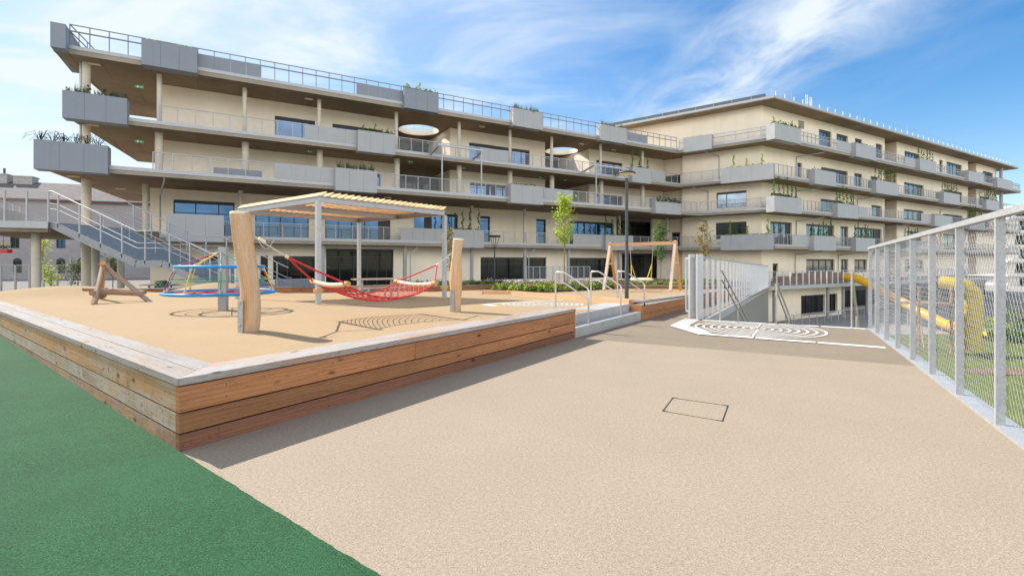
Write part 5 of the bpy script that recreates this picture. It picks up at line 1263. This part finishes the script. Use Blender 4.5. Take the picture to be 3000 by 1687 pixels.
# ------------------------------------------------------------------ outdoor staircase on the left
def staircase():
    t = thing('outdoor_staircase', 'wide galvanised outdoor staircase with a half landing, coming down from a concrete gangway', 'staircase', (-17, 26, -.4))
    ya, yb = 23.6, 28.3; P = [(-22.5, 3.55), (-18.35, 1.62), (-17.05, 1.62), (-13.1, -.22)]
    def steps(x0, z0, x1, z1):
        n = 12; m = MB()
        for i in range(n):
            xa = x0+(x1-x0)*i/n; xb = x0+(x1-x0)*(i+1)/n; z = z0+(z1-z0)*(i+.15)/n; m.box(xa, xb+.03, ya+.12, yb-.12, z-.045, z); m.box(xb+.002, xb+.02, ya+.13, yb-.13, z+(z1-z0)/n, z-.05)
        m.build('treads', 'stairmetal', t)
    steps(*P[0], *P[1]); steps(*P[2], *P[3])
    m = MB(); m.box(P[1][0], P[2][0], ya+.1, yb-.1, 1.54, 1.62); m.build('landing', 'stairmetal', t)
    for y in (ya, yb):
        m = MB()
        for (x0, z0), (x1, z1) in zip(P, P[1:]): m.beam((x0, y, z0-.1), (x1, y, z1-.1), .06, .34)
        m.build('stringer', 'darkgalv', t)
        h = 1.5; m = MB()
        top = [(P[0][0]-.1, y, 3.55+h), (P[0][0]+.05, y, 3.55+h)]+[(x, y, z+h) for x, z in P[1:]]
        if y == yb: top = top[1:]
        m.tube(top, .03, 8)
        for (x0, z0), (x1, z1), n in zip(P, P[1:], (4, 1, 4)):
            for i in range(n): f = (i+.35)/n; x, z = x0+(x1-x0)*f, z0+(z1-z0)*f; m.beam((x, y, z-.1), (x, y, z+h), .06, .05)
        m.build('railing', 'galv', t)
        for hh in (.92, .66):
            m = MB(); s = .09 if y == ya else -.09; m.tube([(P[0][0]-.15, y+s, 3.55+hh)]+[(P[0][0]+.25, y+s, 3.5+hh)]+[(x, y+s, z+hh) for x, z in P[1:]]+[(P[3][0]+.25, y+s, P[3][1]+hh)], .021, 6); m.build('handrail', 'galv', t)
    # middle handrail
    ym = 26; m = MB()
    for hh in (.92, .66): m.tube([(P[0][0]+.2, ym, 3.5+hh)]+[(x, ym, z+hh) for x, z in P[1:]]+[(P[3][0]+.25, ym, P[3][1]+hh)], .021, 6)
    for (x0, z0), (x1, z1), n in zip(P, P[1:], (3, 1, 3)):
        for i in range(n): f = (i+.4)/n; x, z = x0+(x1-x0)*f, z0+(z1-z0)*f; m.tube([(x, ym, z), (x, ym, z+.92)], .02, 6)
    m.build('handrail', 'galv', t)
    g = thing('gangway', 'concrete gangway on round columns at the far left, with tall mesh railings', 'gangway', (-27, 26, -.4))
    m = MB(); m.prism([(-25.7, 22.3), (-22.55, 23.5), (-22.55, 28.4), (-22.6, 31), (-27, 33), (-30.2, 30)], 3.05, 3.54); m.build('slab', 'soffit', g)
    m = MB(); m.beam((-25.7, 22.25, 3.4), (-22.5, 23.46, 3.4), .08, .34); m.build('edge_channel', 'chan', g)
    for px, py, y in ((106, 866, 24.4),): p = at(px, py, y); m = MB(); m.tube([(p.x, p.y, -.5), (p.x, p.y, 3.05)], .19, 14, cap=False); m.build('column', 'column', g)
    for px, y in ((280, 28.5), (354, 30)): p = at(px, 800, y); m = MB(); m.tube([(p.x, p.y, -.6), (p.x, p.y, 3.05)], .19, 14, cap=False); m.build('column', 'column', g)
    m = MB(); a, b = Vector((-25.65, 22.42, 3.54)), Vector((-22.6, 23.58, 3.54))
    for i in range(5): p = a.lerp(b, i/4); m.box(p.x-.03, p.x+.03, p.y-.03, p.y+.03, 3.54, 5.05)
    m.beam((a.x, a.y, 5.05), (b.x, b.y, 5.05), .06, .05); r = m.build('railing', 'galv', g)
    m = MB(); c = (a+b)/2; m.obox((c.x, c.y+.06, 4.3), (b-a)/2, (0, .002, 0), (0, 0, .7)); m.build('wire_net', 'fnet', r)
    m = MB(); a, b = Vector((-25.65, 22.5, 0)), Vector((-30.1, 30, 0))
    for i in range(9): p = a.lerp(b, i/8); m.box(p.x-.03, p.x+.03, p.y-.03, p.y+.03, 3.54, 5.0)
    m.beam((a.x, a.y, 5.0), (b.x, b.y, 5.0), .06, .05); r = m.build('railing', 'galv', g)
    m = MB(); c = (a+b)/2; m.obox((c.x, c.y, 4.05), (b-a)/2, (.004, .002, 0), (0, 0, .5)); m.build('infill_panel', 'panel', r)
    # steep flight between the gangway and the balcony above
    s = thing('outdoor_staircase', 'steep grey staircase rising from the gangway to the balcony above, behind a column', 'staircase', (-26, 38, 3.6)); m = MB(); n = 16
    for i in range(n): x = -28.5+i*.26; z = 3.7+i*.225; m.box(x, x+.3, 37.5, 39.3, z-.05, z)
    m.build('treads', 'stairmetal', s)
    for y in (37.45, 39.35):
        m = MB(); m.beam((-28.5, y, 3.7), (-24.3, y, 7.3), .05, .28); m.beam((-28.5, y, 4.7), (-24.3, y, 8.3), .05, .05)
        for i in range(6): x = -28.5+i*.82; z = 3.7+i*.7; m.tube([(x, y, z), (x, y, z+1)], .02, 5)
        m.build('railing', 'rail', s)
M['darkgalv'] = galv('dark_galvanised_steel', (.30, .31, .32), .3)  # darker tone of the galvanised steel, for the stair stringers
M['stairmetal'] = galv('stair_grating', (.30, .345, .40), .3, .55)
staircase()
# ------------------------------------------------------------------ slides, old building, distant block, small things
def slides():
    t = thing('tube_slide', 'long bright yellow tube slide descending from the forecourt bridge to the lawn', 'slide', (35, 38, LOW))
    P = [at(2474, 811, 51.2), at(2500, 812, 50.4), at(2530, 824, 49.4), at(2575, 848, 48), at(2640, 882, 45.6), at(2700, 915, 43.4), at(2760, 945, 41.4), at(2800, 960, 40)]
    Q = []
    for i in range(len(P)-1):
        for j in range(3): Q.append(P[i].lerp(P[i+1], j/3))
    Q.append(P[-1]); m = MB(); m.tube(Q, .40, 16); m.build('tube', 'tubeyellow', t)
    for i in range(2, len(Q)-1, 3):
        m = MB(); d = (Q[i+1]-Q[i-1]).normalized(); m.tube([Q[i]-d*.04, Q[i]+d*.04], .435, 16); m.build('flange', 'tubeyellow', t)
    m = MB(); a, b = P[-1]+Vector((0, 0, -.1)), at(2892, 978, 37.3); sd = (b-a).cross(Vector((0, 0, 1))).normalized()
    vs = []; fs = []
    for i in range(5):
        p = a.lerp(b, i/4)
        for j in range(9): an = math.pi*(1+j/8); vs.append(p+sd*math.cos(an)*.38+Vector((0, 0, math.sin(an)*.3+.1)))
        for j in range(8, -1, -1): an = math.pi*(1+j/8); vs.append(p+sd*math.cos(an)*.34+Vector((0, 0, math.sin(an)*.26+.1)))
    for i in range(4):
        for j in range(18): fs.append((i*18+j, i*18+(j+1) % 18, (i+1)*18+(j+1) % 18, (i+1)*18+j))
    m.add(vs, fs, None, True); m.build('run_out', 'tubeyellow', t)
    for q in (7, 13, 18): p = Q[q]; m = MB(); m.tube([(p.x, p.y, LOW), (p.x, p.y, p.z-.3)], .06, 8); m.build('support', 'galv', t)
    t = thing('tube_slide', 'tall mustard yellow tube slide with a curved hood, seen through the mesh fence', 'slide', (30, 31, LOW)); y = 31.
    P = [at(2755, 826, y+1), at(2795, 832, y+.4), at(2825, 838, y), at(2845, 855, y), at(2850, 885, y), at(2850, 920, y), at(2848, 955, y)]
    m = MB(); m.tube(P, [.42, .45, .5, .52, .52, .52, .5], 16); m.build('tube', 'mustard', t)
    m = MB(); p = P[-1]; m.tube([p, (p.x, p.y, LOW+.6), (p.x, p.y, LOW+.25)], .47, 14); m.build('exit_chute', 'mustard', t)
    m = MB(); p = P[0]; m.box(p.x-2.2, p.x+.1, p.y-.9, p.y+.9, LOW+3.1, LOW+3.25); 
    for x in (-2.1, 0): 
        for yy in (-.8, .8): m.box(p.x+x-.06, p.x+x+.06, p.y+yy-.06, p.y+yy+.06, LOW, LOW+4.3)
    m.build('tower', 'rustlog', t)
slides()
def old_building():
    y0 = 60.; a, b = at(-330, 800, 55), at(470, 800, 64); d = (b-a); d.z = 0; L = d.length; d.normalize(); f = Fr((d.x, d.y), (d.y, -d.x)); dd = -a.dot(f.N); ua = a.dot(f.U)
    t = thing('old_building', 'old grey plastered building with tiled roof and arched ground floor windows, behind the gangway', 'building', (a.x, a.y, -1))
    uu = lambda px: f.u(px, dd); ZE = f.z(150, 590, dd)
    ops = []
    for px in (30, 165, 236, -60, 305): ops.append((uu(px), uu(px+27), f.z(px, 727, dd), f.z(px, 687, dd)))
    lo = [(uu(px), uu(px+26), f.z(px, 800, dd), f.z(px, 766, dd)) for px in (38, 165, 226, 322, -60)]
    zt = f.z(100, 745, dd); m = MB()
    for lst, z0, z1 in ((ops, zt, ZE), (lo, -4, zt)):
        cur = ua
        for A, B, C, E_ in sorted(lst): f.box(m, cur, A, dd, dd+.4, z0, z1); f.box(m, A, B, dd, dd+.4, E_, z1); f.box(m, A, B, dd, dd+.4, z0, C); cur = B
        f.box(m, cur, ua+L, dd, dd+.4, z0, z1)
    f.box(m, ua, ua+.4, dd+.402, dd+9, -4, ZE); f.box(m, ua+L-.4, ua+L, dd+.402, dd+9, -4, ZE); m.build('wall', 'oldwall', t)
    for i, (A, B, C, E_) in enumerate(ops+lo):
        m = MB(); 
        for x0, x1 in ((A, A+.09), ((A+B)/2-.05, (A+B)/2+.05), (B-.09, B)): f.box(m, x0, x1, dd+.15, dd+.22, C, E_)
        f.box(m, A, B, dd+.15, dd+.22, C, C+.09); f.box(m, A, B, dd+.15, dd+.22, E_-.09, E_); f.box(m, A, B, dd+.15, dd+.22, C+(E_-C)*.66, C+(E_-C)*.66+.07)
        if i >= len(ops):
            n = 12; c = f.P((A+B)/2, dd-.0, E_); rr = (B-A)/2
            for j in range(n):
                an0, an1 = math.pi*j/n, math.pi*(j+1)/n; p0_, p1_ = c+f.U*math.cos(an0)*rr+Vector((0, 0, math.sin(an0)*rr)), c+f.U*math.cos(an1)*rr+Vector((0, 0, math.sin(an1)*rr)); cc = c
                m.add([cc-f.N*-.012, p0_+f.N*.012, p1_+f.N*.012], [(0, 1, 2)])
        w = m.build('window', 'frame', t); m = MB(); f.box(m, A, B, dd+.19, dd+.2, C, E_); m.build('pane', 'glass' if i == 1 else 'dglass', w)
    zr = f.z(150, 541, dd+6); m = MB()
    p = [f.P(ua-.5, dd-.5, ZE), f.P(ua+L+.5, dd-.5, ZE), f.P(ua+L+.5, dd+6, zr), f.P(ua-.5, dd+6, zr), f.P(ua+L+.5, dd+13, ZE), f.P(ua-.5, dd+13, ZE)]
    q = [v+Vector((0, 0, .2)) for v in p]; m.add(p+q, [(6, 7, 8, 9), (9, 8, 10, 11), (0, 3, 2, 1), (3, 5, 4, 2), (0, 1, 7, 6), (0, 6, 9, 3), (3, 9, 11, 5), (1, 2, 8, 7), (2, 4, 10, 8)]); rf = m.build('roof', 'oldroof', t)
    for x0, x1, zz in ((-12, 34, 517), (52, 107, 521)):
        m = MB(); z = f.z(50, zz, dd+6); f.box(m, f.u(x0, dd+6), f.u(x1, dd+6), dd+5, dd+6.5, zr-1, z); f.box(m, f.u(x0, dd+6)-.1, f.u(x1, dd+6)+.1, dd+4.9, dd+6.6, z+.001, z+.15); m.build('chimney', 'brick', rf)
    m = MB(); pp = f.P(f.u(13, dd+5.5), dd+5.5, f.z(50, 517, dd+6)); m.tube([pp, pp+Vector((0, 0, .9))], .12, 8); m.build('flue', 'darksteel', rf)
    for px, py in ((272, 578), (85, 567)):
        m = MB(); c = f.P(f.u(px, dd+2), dd+2.0, f.z(px, py, dd+2)); m.obox(c, f.U*.5, (f.N*-.5+Vector((0, 0, .3))), Vector((0, 0, .12))); m.build('skylight', 'galv', rf)
    m = MB(); f.box(m, ua, ua+L, dd-.62, dd-.51, ZE-.02, ZE+.13); m.build('gutter', 'darkred', t)
old_building()
def misc():
    # distant white flats at the far right
    t = thing('apartment_block', 'distant white apartment block with stepped balconies, seen through the mesh at the far right', 'building', (150, 118, -5)); f = FA_
    base = at(2952, 760, 122); x0, y0 = base.x, base.y
    m = MB()
    for i in range(6):
        z = -5+i*3.6; m.box(x0+i*.5, x0+48, y0+(i % 2), y0+14, z, z+3.05); 
    m.build('wall', 'apart', t); m = MB()
    for i in range(5): z = -5+i*3.6+3.051; m.box(x0-1.5, x0+48, y0-1.6, y0+13, z, z+.54)
    m.build('balcony_slab', 'apart', t)
    for i in range(6):
        for j in range(5): m = MB(); z = -5+i*3.6; m.box(x0+3+j*5, x0+5.6+j*5, y0+(i % 2)-.05, y0+(i % 2)-.003, z+.3, z+2.6); m.build('window', 'dglass', t)
    # hedge line and shrubs by the lower lawn
    for i, (px, y, h, w) in enumerate(((2905, 40, 1.5, 1.6), (2960, 36, 1.1, 1.5), (2990, 44, 2.4, 2.2), (3060, 40, 1.8, 2))):
        p = at(px, 900, y); c = Vector((p.x, p.y, LOW)); m = MB()
        for j in range(500):
            a = R.uniform(0, 6.28); r = w*math.sqrt(R.random()); m.leaf(c+Vector((math.cos(a)*r, math.sin(a)*r*.7, h*R.random()*(1.05-.5*r/w))), R.uniform(.12, .22))
        s = thing('shrub', ['rounded green shrub on the lower lawn behind the slide outlet', 'low green shrub at the edge of the lower lawn', 'tall green shrub at the far right beyond the lawn', 'green shrub at the right end of the lower lawn'][i], 'shrub', tuple(c)); m.build('foliage', 'leafA' if i % 2 else 'leafB', s)
        m = MB(); m.tube([c, c+Vector((0, 0, h*.7))], .04, 6); m.build('stem', 'bark', s)
    # brown bark bed
    m = MB(); c = at(2975, 1040, 26); pts = [(c.x+math.cos(a*.5)*3.2*(1+.15*math.sin(a*1.7)), c.y+math.sin(a*.5)*.8) for a in range(13)][:12]; m.sheet(pts, LOW+.03); struct(m.build('bark_bed', 'barkbed'))
    # wooden frame on the lawn
    p = at(2693, 1010, 33); p.z = LOW; t = thing('ladder_frame', 'small leaning pale wood ladder frame standing on the lower lawn', 'play frame', tuple(p)); m = MB()
    for s in (-1, 1): m.beam(p+Vector((s*.35, 0, 0)), p+Vector((s*.18+.1, .3, 2.2)), .07, .07)
    for i in range(5): z = .3+i*.4; m.beam(p+Vector((-.33+.03*i, .04*i, z)), p+Vector((.36, .04*i, z)), .05, .05)
    m.build('ladder', 'pinkwood', t)
    # green bin under the stairs
    p = at(474, 843, 25.5); t = thing('litter_bin', 'round green plastic bin with dark openings under the staircase', 'bin', (p.x, p.y, .02)); m = MB(); m.tube([(p.x, p.y, .02), (p.x, p.y, .55), (p.x, p.y, .62)], [.27, .31, .28], 20); m.build('body', 'bin', t)
    m = MB()
    for dx, dz in ((.02, .42), (.1, .28), (-.1, .3)): m.tube([(p.x+dx, p.y-.305, dz), (p.x+dx, p.y-.325, dz)], .06, 12)
    m.build('opening', 'frame', t)
    # hanging flower basket at the left edge
    p = at(10, 738, 22.5); t = thing('flower_basket', 'small red flower basket with yellow blooms hanging at the far left', 'flower basket', tuple(p)); m = MB(); m.box(p.x-.3, p.x+.3, p.y-.12, p.y+.12, p.z-.05, p.z+.12); m.build('basket', 'redpaint', t)
    m = MB(); m2 = MB(); 
    for i in range(60): m.leaf((p.x+R.gauss(0, .16), p.y+R.gauss(0, .08), p.z+.16+R.random()*.15), .07)
    for i in range(40): m2.leaf((p.x+R.gauss(0, .12), p.y+R.gauss(0, .06), p.z+.28+R.random()*.2), .05, 1)
    m.build('leaves', 'leafA', t); m2.build('blooms', 'yellow', t)
    m = MB(); m.tube([(p.x, p.y, p.z+.1), (p.x, p.y, 3.05)], .01, 5); m.build('hanger', 'darksteel', t)
M['barkbed'] = granular('bark_mulch', (.22, .13, .09), 25., .4, .2)
misc()
